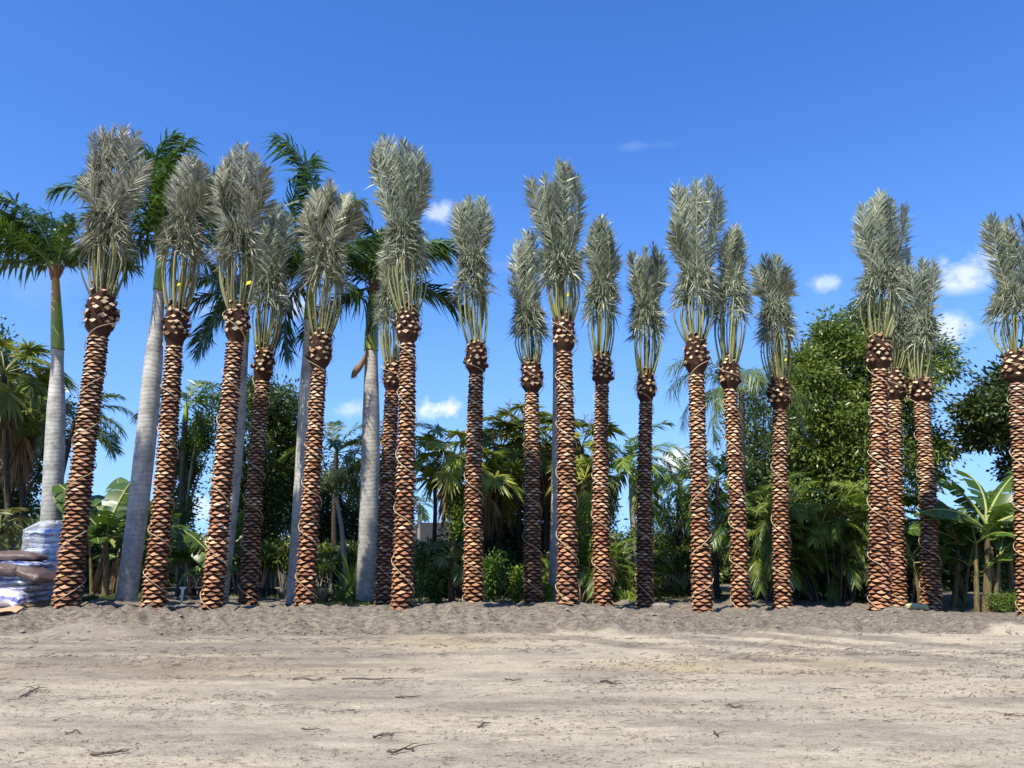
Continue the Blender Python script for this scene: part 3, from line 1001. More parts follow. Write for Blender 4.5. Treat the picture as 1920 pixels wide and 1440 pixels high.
    rad_ = np.array([core(x) + .060 if x < H - .05 else rt * np.interp((x - H) / nh, [p[0] for p in prof], [p[1] for p in prof]) + .075 for x in hh])
    pts = np.array([centre(x) for x in hh]) + np.stack([np.cos(ph) * rad_, np.sin(ph) * rad_, .02 * np.sin(ph * 2.3)], -1)
    g = Geo()
    g.tube(pts, .0085, 5, 0, True)
    tie = tufth * .97
    th = np.linspace(0, 2 * math.pi * 2.2, 40)
    pr = waist * 1.12
    loc = np.stack([np.cos(th) * pr, np.sin(th) * pr, tie + .03 * th / 6], -1)
    w = np.array([tuple((base @ Vector(p))) for p in loc])
    g.tube(w, .009, 5, 0, True)
    put('rope', g.mesh('rope', M['rope'], True), root)
    if i in (1, 2, 9, 14):
        g = Geo()
        tpx = {1: (335, 533), 2: (466, 530), 9: (1063, 553), 14: (1474, 674)}[i]
        c = np.array(at(tpx[0], tpx[1], Y - .36) - B)
        ts = .6 if i in (1, 14) else .85
        u_ = np.linspace(-1, 1, 4)
        Pg = np.array([[(c[0] + (.055 * a_ + .01 * b_) * ts, c[1] + .012 * a_ * a_, c[2] + (.045 * b_ + .015 * a_) * ts) for a_ in u_] for b_ in (-1, 0, 1)])
        g.grid(Pg)
        Pg2 = Pg + np.array([0, .006, 0])
        g.grid(Pg2[::-1])
        put('tag', g.mesh('tag', M['yellow']), root)
    return root


for i, sp in enumerate(DATE):
    date_palm(i, sp)


# ------------------------------------------------------------------ generic palm leaves
def pinnate(name, L, n, ll, lw, el0, curve, start, theta, hang, plum, seed, mats, rr=.014, twist=0.0):
    """a feather frond: starts at the origin heading outward (+x) at elevation el0 and arches over"""
    r = np.random.default_rng(seed)
    g = Geo()
    k = 16
    u = np.linspace(0, 1, k)
    ang = el0 - curve * u ** 1.35
    st = L / (k - 1)
    x = np.concatenate([[0], np.cumsum(np.cos(ang[:-1]) * st)])
    z = np.concatenate([[0], np.cumsum(np.sin(ang[:-1]) * st)])
    y = twist * u ** 2 * L
    P = np.stack([x, y, z], -1)
    g.tube(P, rr * (1.15 - u) + .002, 5, 0, False)
    for s in (-1, 1):
        t = np.linspace(start, 1, n) + r.normal(0, .004, n)
        t = np.clip(t, start, 1)
        p = np.stack([np.interp(t, u, P[:, c]) for c in range(3)], -1)
        tan = unit(np.stack([np.interp(t, u, np.gradient(P[:, c])) for c in range(3)], -1))
        lat = np.tile([0.0, s, 0.0], (n, 1))
        nor = unit(np.cross(tan, lat)) * s
        th = r.normal(theta, rad(8), n) * (1 - .35 * (t - start) / (1 - start))
        D = unit(tan * np.cos(th)[:, None] + lat * np.sin(th)[:, None] + nor * (plum * r.normal(size=n) + .12)[:, None])
        W = unit(np.cross(D, nor + .25 * r.normal(size=(n, 3))))
        v = (t - start) / (1 - start)
        le = ll * (.35 + .65 * np.sin(np.clip(.12 + .80 * v, 0, 1) * math.pi) ** .7) * r.uniform(.85, 1.12, n)
        bend = np.stack([0 * v, 0 * v, -hang * le * r.uniform(.5, 1.4, n)], -1) + r.normal(size=(n, 3)) * .05 * le[:, None]
        g.strips(p, D, W, le, lw * r.uniform(.8, 1.15, n), bend, m=1)
    return g.mesh(name, mats)


def fan(name, R, seg, pet, el0, curve, seed, mats, hang=.25, spread=150):
    r = np.random.default_rng(seed)
    g = Geo()
    u = np.linspace(0, 1, 8)
    ang = el0 - curve * u
    st = pet / 7
    P = np.stack([np.concatenate([[0], np.cumsum(np.cos(ang[:-1]) * st)]), 0 * u, np.concatenate([[0], np.cumsum(np.sin(ang[:-1]) * st)])], -1)
    g.tube(P, .016 * (1.2 - .6 * u), 5, 0, False)
    c = P[-1]
    a_end = ang[-1] - .25
    tan = np.array([math.cos(a_end), 0, math.sin(a_end)])
    lat = np.array([0, 1.0, 0])
    nor = np.cross(tan, lat)
    ph = np.linspace(-rad(spread), rad(spread), seg) + r.normal(0, .03, seg)
    D = unit(np.outer(np.cos(ph), tan) + np.outer(np.sin(ph), lat) + np.outer(.18 * np.abs(np.sin(ph)) + r.normal(0, .08, seg) - .05, nor))
    W = unit(np.cross(D, nor) + .35 * r.normal(size=(seg, 3)))
    L = R * (.72 + .28 * np.cos(ph * .8)) * r.uniform(.9, 1.06, seg)
    bend = np.stack([0 * ph, 0 * ph, -hang * L * r.uniform(.4, 1.6, seg)], -1)
    g.strips(np.tile(c, (seg, 1)), D, W, L, R * .135, bend, m=1, base=.25)
    return g.mesh(name, mats)


def set_of(fn, els, reps, **kw):
    out = []
    for e in els:
        out.append([fn(el0=rad(e), seed=kw.get('seed', 0) + 17 * k + int(e + 90), **{a: b for a, b in kw.items() if a != 'seed'}) for k in range(reps)])
    return out


ELS = (78, 52, 28, 2, -35)
ROYAL = set_of(pinnate, ELS, 2, name='frond', L=2.5, n=92, ll=.62, lw=.054, curve=1.25, start=.12, theta=rad(52), hang=.55, plum=.38, seed=11, mats=[M['royal_rachis'], M['royal_leaf']], rr=.024)
FEATHER = set_of(pinnate, ELS, 2, name='frond', L=2.0, n=44, ll=.56, lw=.048, curve=1.5, start=.16, theta=rad(50), hang=.45, plum=.16, seed=51, mats=[M['royal_rachis'], M['palm_leaf']], rr=.018)
ARECA = set_of(pinnate, ELS, 2, name='frond', L=1.9, n=40, ll=.50, lw=.040, curve=1.35, start=.25, theta=rad(48), hang=.35, plum=.12, seed=91, mats=[M['banana_rib'], M['areca_leaf']], rr=.014)
QUEEN = set_of(pinnate, ELS, 2, name='frond', L=2.6, n=76, ll=.60, lw=.026, curve=1.9, start=.14, theta=rad(58), hang=.95, plum=.45, seed=131, mats=[M['royal_rachis'], M['areca_leaf']], rr=.018)
FAN = set_of(fan, ELS, 2, name='fan_frond', R=.78, seg=30, pet=1.05, curve=.75, seed=171, mats=[M['banana_rib'], M['fan_leaf']])
FANY = set_of(fan, ELS, 1, name='fan_frond', R=.70, seg=28, pet=.8, curve=.75, seed=211, mats=[M['banana_rib'], M['fan_leaf_yellow']])
FAND = set_of(fan, (-55, -75), 2, name='dry_frond', R=.72, seg=22, pet=.7, curve=.35, seed=231, mats=[M['dry_leaf'], M['dry_leaf']], hang=.9, spread=70)
DRYF = set_of(pinnate, (-30, -60), 1, name='dry_frond', L=1.6, n=34, ll=.45, lw=.04, curve=.8, start=.16, theta=rad(40), hang=.9, plum=.2, seed=251, mats=[M['dry_leaf'], M['dry_leaf']])


def pick(lib, el, r):
    k = int(np.argmin([abs(e - el) for e in ELS]))
    c = lib[min(k, len(lib) - 1)]
    return c[int(r.integers(len(c)))]


def crown_of(root, lib, at_, n, size, r, el=(80, -30), spec=None, color=None, name='frond'):
    """fronds round the top of a stem; SPEC: (azimuth, elevation, size) in degrees instead"""
    scale_all = size if spec else 1
    spec = spec or [(k * 137.5 + r.normal() * 9, el[0] + (el[1] - el[0]) * ((k + .5) / n) ** 1.0 + r.normal() * 6, size * r.uniform(.85, 1.1)) for k in range(n)]
    for az, e, s in spec:
        s = s * scale_all
        e_near = min(ELS, key=lambda q: abs(q - e))
        m_ = Matrix.Translation(Vector(at_)) @ Matrix.Rotation(rad(az), 4, 'Z') @ Matrix.Rotation(rad(-(e - e_near)), 4, 'Y') @ Matrix.Rotation(r.normal() * .25, 4, 'X') @ Matrix.Diagonal((s, s, s, 1))
        put(name, pick(lib, e, r), root, m_, color)


# ------------------------------------------------------------------ royal palms
def royal_palm(label, foot, top, shaft_top, Y, w_px, spec, shaft='shaft_green', crown_n=12, spathe=False, seed=0, size=1.0, slim=.7):
    r = np.random.default_rng(2000 + seed)
    B, T, S = at(*foot, Y), at(*top, Y), at(*shaft_top, Y)
    B.z = gz(B.x, B.y) - .05
    root = empty('royal_palm', B, label, 'palm tree', 'royal palms standing behind the date palms')
    rb = w_px * .5 * Y / FPX * .90
    t = np.linspace(0, 1, 40)
    path = np.outer(t, np.array(T - B)) + np.stack([.06 * np.sin(t * 3.1), 0 * t, 0 * t], -1)
    prof = np.interp(t, [0, .03, .12, .35, .55, .75, .92, 1], [1.08, 1.0, .97, 1.0, 1.0, .92, slim, slim * .96]) * rb
    g = Geo()
    g.tube(path, prof, 20, 0, True, .006)
    put('trunk', g.mesh('trunk', M['royal_trunk'], True), root)
    a, b = np.array(T - B), np.array(S - B)
    t = np.linspace(0, 1, 14)
    g = Geo()
    g.tube(np.outer(1 - t, a - (b - a) * .01) + np.outer(t, b), np.interp(t, [0, .1, .3, .8, 1], [1.06, 1.12, 1.02, .72, .56]) * prof[-1], 16, 0, True, .008)
    put('crownshaft', g.mesh('crownshaft', M[shaft], True), root)
    # ragged dark sheath ends between shaft and fronds, and the fresh scar ring below it
    g = Geo()
    n = 16
    aa = np.arange(n) * 2 * math.pi / n + r.normal(0, .2, n)
    P0 = b + np.stack([np.cos(aa) * prof[-1] * .5, np.sin(aa) * prof[-1] * .5, r.uniform(-.25, .05, n)], -1)
    D = unit(np.stack([np.cos(aa) * .35, np.sin(aa) * .35, np.ones(n)], -1))
    g.strips(P0, D, unit(np.stack([-np.sin(aa), np.cos(aa), 0 * aa], -1)), r.uniform(.25, .5, n), .10, np.stack([np.cos(aa) * .06, np.sin(aa) * .06, 0 * aa], -1), base=1.0)
    put('leaf_sheath', g.mesh('leaf_sheath', M['spathe']), root)
    g = Geo()
    th = np.linspace(0, 2 * math.pi, 22)
    g.tube(a + np.stack([np.cos(th) * prof[-1] * 1.02, np.sin(th) * prof[-1] * 1.02, .02 * np.sin(th * 2)], -1), .022, 6, 0, False, .2)
    put('scar_ring', g.mesh('scar_ring', M['spathe'], True), root)
    crown_of(root, ROYAL, b + np.array([0, 0, .12]), crown_n, size, r, spec=spec)
    if spathe:
        g = Geo()
        u = np.linspace(0, 1, 10)
        s0 = a + np.array([-.06, -.12, .16])
        e0 = np.array(at(659, 708, Y - .3) - B)
        P = np.outer(1 - u, s0) + np.outer(u, e0) + np.stack([.10 * np.sin(u * 3.1), 0 * u, .03 * np.sin(u * 3.1)], -1)
        g.tube(P, [.02, .03, .035, .045, .06, .08, .10, .11, .09, .03], 9, 0, True, .12)
        n = 26
        p = np.tile(P[-2], (n, 1)) + r.normal(size=(n, 3)) * .03
        D = unit(np.stack([r.normal(-.3, .35, n), r.normal(0, .3, n), r.normal(-.9, .2, n)], -1))
        g.strips(p, D, unit(np.cross(D, r.normal(size=(n, 3)))), r.uniform(.08, .24, n), .02, r.normal(size=(n, 3)) * .02)
        put('spathe', g.mesh('spathe', M['spathe'], True), root)
    return root


royal_palm('royal palm with orange and green shaft behind the stacked blue bags', (84, 1136), (108, 655), (104, 512), 20.5, 39,
           [(180, 74, 1.0), (174, 62, 1.15), (188, 50, 1.15), (170, 36, 1.05), (95, 86, .72), (12, 70, .66), (352, 52, .72), (20, 36, .66), (200, 62, .95), (182, 20, .9), (255, 45, .75), (300, 65, .6), (130, 55, .9), (160, 80, .9)],
           'shaft_orange', seed=1, slim=.64, size=1.32)
royal_palm('thick leaning royal palm with lime shaft between the two leftmost date palms', (236, 1132), (299, 545), (303, 455), 19.0, 41,
           [(180, 98, 1.15), (180, 86, 1.15), (0, 118, 1.05), (0, 104, .95), (100, 86, 1.1), (20, 60, .95), (170, 66, 1.0), (350, 66, 1.0), (200, 48, .95), (60, 66, 1.0), (130, 55, 1.0), (0, 30, .75), (180, 20, .8), (230, 25, .7), (25, -10, .7), (160, -5, .75), (300, 60, .8), (85, 86, 1.05), (15, 45, .9), (40, 55, .95), (355, 10, .7), (70, 75, 1.0), (5, 62, .95)],
           seed=2, slim=.60, size=1.2)
royal_palm('pale royal palm directly behind a date palm, one dark frond standing upright at the top', (553, 1126), (581, 600), (585, 512), 21.0, 37,
           [(180, 104, 1.32), (0, 122, 1.15), (84, 86, 1.2), (150, 55, 1.0), (185, 42, 1.0), (170, 15, .9), (200, -8, .95), (160, -30, .9), (10, 50, .8), (350, 20, .8), (0, -15, .8), (95, 60, 1.0), (230, 20, .7)], seed=3, slim=.66, size=1.3)
royal_palm('royal palm with bright green shaft and a dead brown spathe hanging at its left', (684, 1122), (696, 657), (699, 545), 22.0, 39,
           [(180, 106, 1.0), (0, 104, 1.05), (90, 86, 1.1), (60, 74, 1.1), (120, 76, 1.1), (8, 58, 1.15), (352, 46, 1.2), (15, 66, 1.1), (180, 60, 1.05), (188, 36, 1.0), (172, -10, 1.0), (15, 12, 1.1), (205, -25, .8), (270, 40, .8), (100, 40, 1.0)],
           spathe=True, seed=4, slim=.74, size=1.1)
royal_palm('dark mottled royal palm trunk close behind the yellow-tagged central date palm', (1039, 1131), (1047, 600), (1047, 540), 21.8, 28,
           [(90, 84, .8), (70, 76, .8), (110, 78, .8), (0, 72, .7), (180, 74, .7), (270, 76, .6)], seed=5, slim=.9)
royal_palm('thin grey royal palm trunk almost hidden behind the tagged left date palm', (413, 1128), (456, 640), (459, 560), 21.5, 30,
           [(90, 80, .85), (180, 40, .9), (190, 5, .85), (170, -28, .9), (205, -35, .8), (20, 60, .8), (355, 75, .8), (100, 60, .9)], seed=6, slim=.8)


# ------------------------------------------------------------------ broadleaf trees and shrubs
def leafy(g, centre, radii, n_clump, per, clump_r, leaf, width, r, m=0, hollow=.55, droop=.25, lump=.35):
    """leaves in clumps spread through an uneven crown"""
    d = unit(r.normal(size=(n_clump, 3)))
    f = 1 + lump * vnoise(d[:, 0] * 2.3 + 7 * r.uniform(), d[:, 1] * 2.3 + d[:, 2] * 1.7, int(r.integers(1000)))
    rr = (hollow + (1 - hollow) * r.uniform(size=n_clump) ** .6) * f
    C = np.asarray(centre) + d * rr[:, None] * np.asarray(radii)
    n = n_clump * per
    ci = np.repeat(np.arange(n_clump), per)
    off = r.normal(size=(n, 3)) * np.array([1, 1, .75]) * clump_r * .55
    P = C[ci] + off
    D = unit(off + d[ci] * clump_r * .4 + r.normal(size=(n, 3)) * clump_r * .5 + np.array([0, 0, -droop * clump_r]))
    W = unit(np.cross(D, r.normal(size=(n, 3)) + np.array([0, 0, 1.2])))
    W = unit(np.cross(D, np.cross(W, D) + 0))
    g.rhombs(P, D, W, leaf * r.uniform(.7, 1.25, n), width * r.uniform(.8, 1.2, n), m)
    return C


def limbs(g, foot, top, r0, C, r, n=10, m=0, sides=8):
    foot, top = np.asarray(foot, float), np.asarray(top, float)
    t = np.linspace(0, 1, 9)
    wob = np.stack([np.sin(t * 4 + r.uniform(0, 6)), np.cos(t * 3 + r.uniform(0, 6)), 0 * t], -1) * .05 * np.linalg.norm(top - foot) * (t * (1 - t) * 2)[:, None]
    P = np.outer(1 - t, foot) + np.outer(t, top) + wob
    g.tube(P, r0 * (1.15 - .6 * t), sides, m, True, .04)
    for k in r.choice(len(C), min(n, len(C)), replace=False):
        s = P[int(r.integers(4, 9))]
        e = C[k]
        u = np.linspace(0, 1, 6)
        B = np.outer(1 - u, s) + np.outer(u, e) + np.stack([0 * u, 0 * u, .12 * np.linalg.norm(e - s) * np.sin(u * 3.1)], -1)
        g.tube(B, r0 * .45 * (1 - .8 * u), 5, m, False)


def tree(name, label, Y, foot_px, c_px, half_px, depth, leafmat, n_clump, per, clump_r, leaf, width, trunk_r, cat='tree', group=None, seed=0, bark='bark', hollow=.5, lobes=None, n_limb=14, droop=.25, lump=.35, tint=None):
    """a broadleaf tree: crown centre and half sizes in pixels of the photograph, turned into metres at its distance"""
    r = np.random.default_rng(3000 + seed)
    B = at(foot_px[0], foot_px[1], Y)
    B.z = gz(B.x, B.y) - .03
    root = empty(name, B, label, cat, group)
    k = Y / FPX
    g = Geo()
    Cs = []
    tot = 0
    lob = lobes or [(c_px[0], c_px[1], half_px[0], half_px[1], 1.0)]
    for (lx, ly, hx, hy, share) in lob:
        c = np.array(at(lx, ly, Y + r.normal() * .3) - B)
        Cs.append(leafy(g, c, (hx * k, depth * hx / max(l[2] for l in lob), hy * k), max(3, int(n_clump * share)), per, clump_r, leaf, width, r, 0, hollow, droop, lump))
    put('crown' if trunk_r else 'foliage', g.mesh('crown', M[leafmat]), root, color=tint)
    if trunk_r:
        C = np.concatenate(Cs)
        g = Geo()
        ctr = np.array(at(lob[0][0], lob[0][1] + lob[0][3] * .3, Y) - B)
        limbs(g, (0, 0, -.05), ctr, trunk_r, C, r, n_limb)
        put('trunk', g.mesh('trunk', M[bark], True), root)
    return root


tree('broadleaf_tree', 'big glossy broadleaf tree filling the sky behind the touching pair of date palms', 27.5, (1600, 1125), None, None, 2.6, 'tree_leaf', 640, 84, .46, .20, .075, .22,
     lobes=[(1590, 860, 110, 120, .34), (1600, 700, 85, 95, .22), (1520, 720, 48, 60, .09), (1560, 640, 30, 44, .05), (1498, 690, 22, 30, .03), (1625, 598, 34, 30, .04), (1718, 612, 22, 22, .02), (1772, 690, 16, 22, .012), (1764, 830, 18, 26, .012), (1682, 720, 60, 70, .14), (1738, 665, 28, 32, .035), (1722, 845, 32, 58, .07), (1530, 850, 60, 120, .14)], seed=1, hollow=.35, n_limb=26, droop=.5, lump=.5)
tree('broadleaf_tree', 'dark dense tree reaching in at the far right behind the cut-off date palm', 25.5, (1985, 1125), None, None, 2.4, 'dark_leaf', 420, 60, .38, .18, .10, .25,
     lobes=[(1905, 775, 70, 66, .40), (1828, 768, 32, 20, .05), (1846, 815, 34, 22, .06), (1905, 705, 34, 28, .10), (1975, 740, 80, 110, .3), (1905, 875, 20, 30, .04)], seed=2, hollow=.3, n_limb=22)
tree('evergreen_tree', 'tall dark evergreen tree between two date palms behind the nursery rows', 29, (500, 1118), None, None, 2.2, 'dark_leaf', 520, 60, .42, .17, .07, .20,
     lobes=[(500, 860, 72, 150, .5), (465, 740, 30, 35, .06), (520, 775, 45, 50, .12), (470, 960, 55, 80, .16), (540, 900, 45, 120, .16)], seed=3, hollow=.3, n_limb=18, tint=(1.15, 1.15, 1.0))
tree('evergreen_tree', 'low fine-leaved dark tree behind the pale flowering tree', 33, (650, 1112), None, None, 2.2, 'dark_leaf', 340, 56, .44, .17, .07, .13,
     lobes=[(600, 970, 60, 75, .4), (680, 985, 60, 70, .35), (640, 900, 80, 40, .15), (735, 960, 35, 80, .15)], seed=4, hollow=.2, n_limb=14)
tree('broadleaf_tree', 'dark leafy mass of a tree behind the far left fan palms', 30, (20, 1120), None, None, 2.4, 'dark_leaf', 360, 56, .44, .2, .09, .2,
     lobes=[(15, 820, 70, 110, .5), (70, 800, 55, 80, .2), (-40, 760, 80, 160, .4), (10, 960, 45, 50, .1)], seed=5, hollow=.2)
tree('round_shrub', 'tall dark green shrub under the cloud between the short and the three-pronged date palms', 30, (1268, 1112), None, None, 1.6, 'dark_leaf', 190, 44, .30, .10, .045, 0, 'shrub',
     lobes=[(1265, 1000, 52, 62, .8), (1300, 980, 40, 50, .3), (1225, 1010, 40, 60, .3)], seed=6, hollow=.2, tint=(1.5, 1.45, 1.1))
tree('broadleaf_tree', 'dark thicket tree behind the central fan palms', 29, (960, 1118), None, None, 2.2, 'dark_leaf', 405, 54, .42, .19, .08, .16,
     lobes=[(940, 1010, 75, 100, .4), (1030, 1000, 60, 110, .3), (1090, 1000, 50, 110, .3), (880, 1020, 40, 90, .15)], seed=7, hollow=.15)
tree('broadleaf_tree', 'dark thicket tree behind the bushy palm clumps', 29.5, (1500, 1120), None, None, 2.4, 'dark_leaf', 445, 54, .42, .19, .08, .16,
     lobes=[(1470, 1000, 80, 120, .4), (1580, 1010, 80, 110, .4), (1400, 960, 40, 110, .2), (1430, 850, 60, 110, .22)], seed=8, hollow=.15)
tree('broadleaf_tree', 'dark undergrowth tree behind the right banana plants', 30, (1830, 1122), None, None, 2.2, 'dark_leaf', 297, 54, .40, .19, .08, .13,
     lobes=[(1800, 1040, 60, 75, .4), (1880, 1030, 60, 85, .4), (1715, 1050, 40, 65, .2)], seed=9, hollow=.15)
tree('broadleaf_tree', 'dark undergrowth tree behind the left banana plants', 30, (200, 1118), None, None, 2.0, 'dark_leaf', 270, 54, .38, .19, .08, .13,
     lobes=[(170, 1040, 50, 75, .4), (240, 1035, 50, 80, .4), (300, 1040, 40, 75, .25)], seed=10, hollow=.15)
tree('vine_column', 'palm trunk smothered in leafy climbing vine beside the second date palm', 25.2, (338, 1125), None, None, .55, 'shrub_leaf', 120, 44, .24, .12, .07, .13, 'vine', bark='pale_bark',
     lobes=[(346, 880, 24, 90, .8), (372, 830, 24, 50, .3), (345, 980, 14, 50, .15), (385, 800, 30, 40, .15)], seed=11, hollow=.3, tint=(.9, .95, .9))

for k, (px, hx, ty, tint_) in enumerate([(40, 90, 1010, 1.0), (180, 80, 1010, 1.1), (310, 75, 1020, 1.2), (440, 90, 1015, .9), (590, 75, 1000, 1.0), (700, 70, 1020, 1.1), (800, 60, 1068, 1.3), (900, 70, 1010, 1.0), (1020, 80, 990, .9),
                                         (1130, 80, 1000, 1.1), (1260, 80, 1010, 1.3), (1370, 70, 1000, 1.0), (1480, 80, 990, .9), (1600, 90, 990, .8), (1720, 80, 1010, 1.1), (1840, 80, 1000, .9), (1950, 80, 1000, 1.0)]):
    tree('wild_bush', 'wild dark hedge-line bush ' + ['behind the brown bags', 'behind the first date palm', 'left of the third date palm', 'behind the evergreen tree', 'by the white shed', 'behind the bright-shafted royal palm', 'under the grey roof',
         'behind the lone date palm', 'behind the mottled royal palm', 'behind the low palm clump', 'under the tall dark shrub', 'behind the three-pronged date palm', 'behind the bushy palm clump', 'below the big broadleaf tree', 'behind the lone upright banana', 'behind the tallest banana', 'at the right edge'][k],
         35.5 + (k % 3) * .8, (px, 1104), None, None, 1.5, 'dark_leaf', 130, 40, .5, .24, .11, 0, 'bush', 'bushes of the hedge line behind the nursery', 200 + k, hollow=.15, lobes=[(px, (ty + 1104) / 2, hx, (1104 - ty) / 2, 1)], tint=(tint_, tint_, tint_))

# pale flowering tree
r_ = np.random.default_rng(77)
B = at(650, 1118, 25.5); B.z = gz(B.x, B.y)
root = empty('flowering_tree', B, 'small crooked tree with pale bark and cream flower heads before dark foliage', 'tree')
g = Geo()
pts = np.array([at(px, py, 25.5) - B for px, py in ((652, 1122), (650, 1080), (644, 1030), (640, 985), (632, 940), (628, 915))])
g.tube(pts, np.linspace(.10, .055, 6), 8, 0, True, .05)
c0 = pts[-1]
ends = []
for k in range(9):
    e = np.array(at(632 + r_.normal() * 16, 893 + r_.normal() * 10, 25.5 + r_.normal() * .3) - B)
    ends.append(e)
    u = np.linspace(0, 1, 5)
    g.tube(np.outer(1 - u, c0) + np.outer(u, e) + np.stack([0 * u, 0 * u, .04 * np.sin(u * 3)], -1), .03 * (1 - .6 * u), 5, 0, False)
put('trunk', g.mesh('trunk', M['pale_bark'], True), root)
g = Geo()
leafy(g, np.array(at(632, 903, 25.5) - B), (.52, .5, .32), 44, 26, .20, .11, .045, r_, 0, .2)
put('crown', g.mesh('crown', M['shrub_leaf']), root)
g = Geo()
leafy(g, np.array(at(632, 893, 25.3) - B), (.46, .45, .24), 34, 16, .12, .10, .03, r_, 0, .5, -.4)
put('blossom', g.mesh('blossom', M['cream_flower']), root)


# ------------------------------------------------------------------ background palms
def feather_palm(label, lib, Y, foot, top, r_px, n, size, seed, el=(82, -35), bark='bark', shaft=None, spec=None, cat='palm tree', group='feather palms in the thicket behind', dry=0, name='feather_palm', tint=None):
    r = np.random.default_rng(4000 + seed)
    B, T = at(*foot, Y), at(*top, Y)
    B.z = gz(B.x, B.y) - .05
    root = empty(name, B, label, cat, group)
    t = np.linspace(0, 1, 14)
    rr = r_px * .5 * Y / FPX
    v = np.array(T - B)
    g = Geo()
    g.tube(np.outer(t, v) + np.stack([.10 * np.sin(t * 3.1 + seed) * t * (1 - t) * 2, 0 * t, 0 * t], -1), rr * (1.2 - .35 * t), 9, 0, True, .04)
    put('trunk', g.mesh('trunk', M[bark], True), root)
    if shaft:
        g = Geo()
        g.tube(np.array([v * (1 - .0) - np.array([0, 0, .02]), v + np.array([0, 0, .25]), v + np.array([0, 0, .55])]), [rr * 1.05, rr * .9, rr * .55], 9, 0, True)
        put('crownshaft', g.mesh('crownshaft', M[shaft], True), root)
        v = v + np.array([0, 0, .5])
    crown_of(root, lib, v, n, size, r, el, spec, tint)
    for k in range(dry):
        c = DRYF[k % 2]
        put('dry_frond', c[0], root, Matrix.Translation(Vector(v)) @ Matrix.Rotation(r.uniform(0, 6.28), 4, 'Z') @ Matrix.Diagonal((size, size, size, 1)))
    return root


def fan_palm(label, Y, foot, top, r_px, n, size, seed, dry=6, plume=False, lib=None, el=(85, -30), group='fan palms in the thicket behind', tint=None):
    r = np.random.default_rng(5000 + seed)
    B, T = at(*foot, Y), at(*top, Y)
    B.z = gz(B.x, B.y) - .05
    root = empty('fan_palm', B, label, 'palm tree', group)
    v = np.array(T - B)
    t = np.linspace(0, 1, 10)
    rr = r_px * .5 * Y / FPX
    g = Geo()
    g.tube(np.outer(t, v) + np.stack([.08 * np.sin(t * 3 + seed), .05 * np.sin(t * 2.5), 0 * t], -1) * (t * (1 - t))[:, None], rr * (1.15 - .2 * t), 9, 0, True, .05)
    put('trunk', g.mesh('trunk', M['dark_bark'], True), root)
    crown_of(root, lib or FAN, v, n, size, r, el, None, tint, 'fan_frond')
    for k in range(dry):
        c = FAND[k % 2]
        put('dry_frond', c[int(r.integers(2))], root, Matrix.Translation(Vector(v)) @ Matrix.Rotation(k * 2.4 + r.uniform(0, .6), 4, 'Z') @ Matrix.Diagonal((size, size, size * r.uniform(.9, 1.3), 1)))
    if plume:
        g = Geo()
        n_ = 200
        tt = r.uniform(.25, 1, n_)
        aa = r.integers(0, 5, n_) * 1.26 + r.normal(0, .06, n_)
        P = v + np.stack([np.cos(aa) * tt * .38, np.sin(aa) * tt * .38, tt * 1.25 - .25 * tt ** 2], -1) * size
        D = unit(np.stack([np.cos(aa) + r.normal(0, .7, n_), np.sin(aa) + r.normal(0, .7, n_), r.normal(.7, .6, n_)], -1))
        g.strips(P, D, unit(np.cross(D, r.normal(size=(n_, 3)))), .22 * size, .018, r.normal(size=(n_, 3)) * .05)
        put('seed_plume', g.mesh('seed_plume', M['plume']), root)
    return root


fan_palm('tall fan palm at the very left edge, crown against the sky', 25, (18, 1118), (8, 700), 9, 20, 1.25, 1, 8)
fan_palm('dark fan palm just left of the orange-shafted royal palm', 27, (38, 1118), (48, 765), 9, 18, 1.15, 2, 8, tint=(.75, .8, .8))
fan_palm('low yellow-green fan palm at the left edge above the brown bags', 19.5, (-6, 1130), (2, 985), 9, 11, .62, 3, 3, lib=FANY, el=(80, -30))
feather_palm('feather palm behind the first date palm with fronds drooping right', FEATHER, 26.5, (60, 1120), (140, 790), 10, 13, 1.02, 1, (70, -35), 'dark_bark', None,
             [(10, 45, 1.0), (355, 20, 1.0), (5, -5, .95), (345, 62, .95), (20, 70, .9), (170, 40, .8), (185, 10, .9), (90, 50, .9), (270, 30, .8), (200, -20, .8), (330, -25, .9), (60, 20, .9)])
feather_palm('arching feather palm above the vine-covered trunk, by the second date palm', FEATHER, 25, (336, 1125), (347, 790), 11, 14, 1.0, 2, (80, -30), 'bark', 'shaft_green',
             [(20, 60, 1.0), (5, 38, 1.0), (350, 12, .95), (355, -22, .9), (160, 55, .9), (180, 20, .9), (90, 70, 1), (70, 45, .9), (280, 35, .8), (200, -20, .8), (30, -35, .85)])
feather_palm('dark feather palm with one frond arching right to the bright-shafted royal trunk', FEATHER, 27, (628, 1118), (630, 850), 10, 14, 1.12, 3, (80, -30), 'dark_bark', None,
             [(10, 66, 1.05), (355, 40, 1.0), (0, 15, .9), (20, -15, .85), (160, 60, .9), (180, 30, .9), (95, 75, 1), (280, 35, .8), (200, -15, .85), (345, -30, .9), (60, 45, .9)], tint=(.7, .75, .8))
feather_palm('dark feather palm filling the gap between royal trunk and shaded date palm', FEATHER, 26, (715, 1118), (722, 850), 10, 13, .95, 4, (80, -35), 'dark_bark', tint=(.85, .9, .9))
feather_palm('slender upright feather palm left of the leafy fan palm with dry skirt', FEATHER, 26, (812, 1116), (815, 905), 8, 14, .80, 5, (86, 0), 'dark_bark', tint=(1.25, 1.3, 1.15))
feather_palm('tiny far-off palm with thin pale trunk before the grey roof', FEATHER, 46, (783, 1080), (786, 945), 7, 12, .60, 6, (80, -40), 'pale_bark')
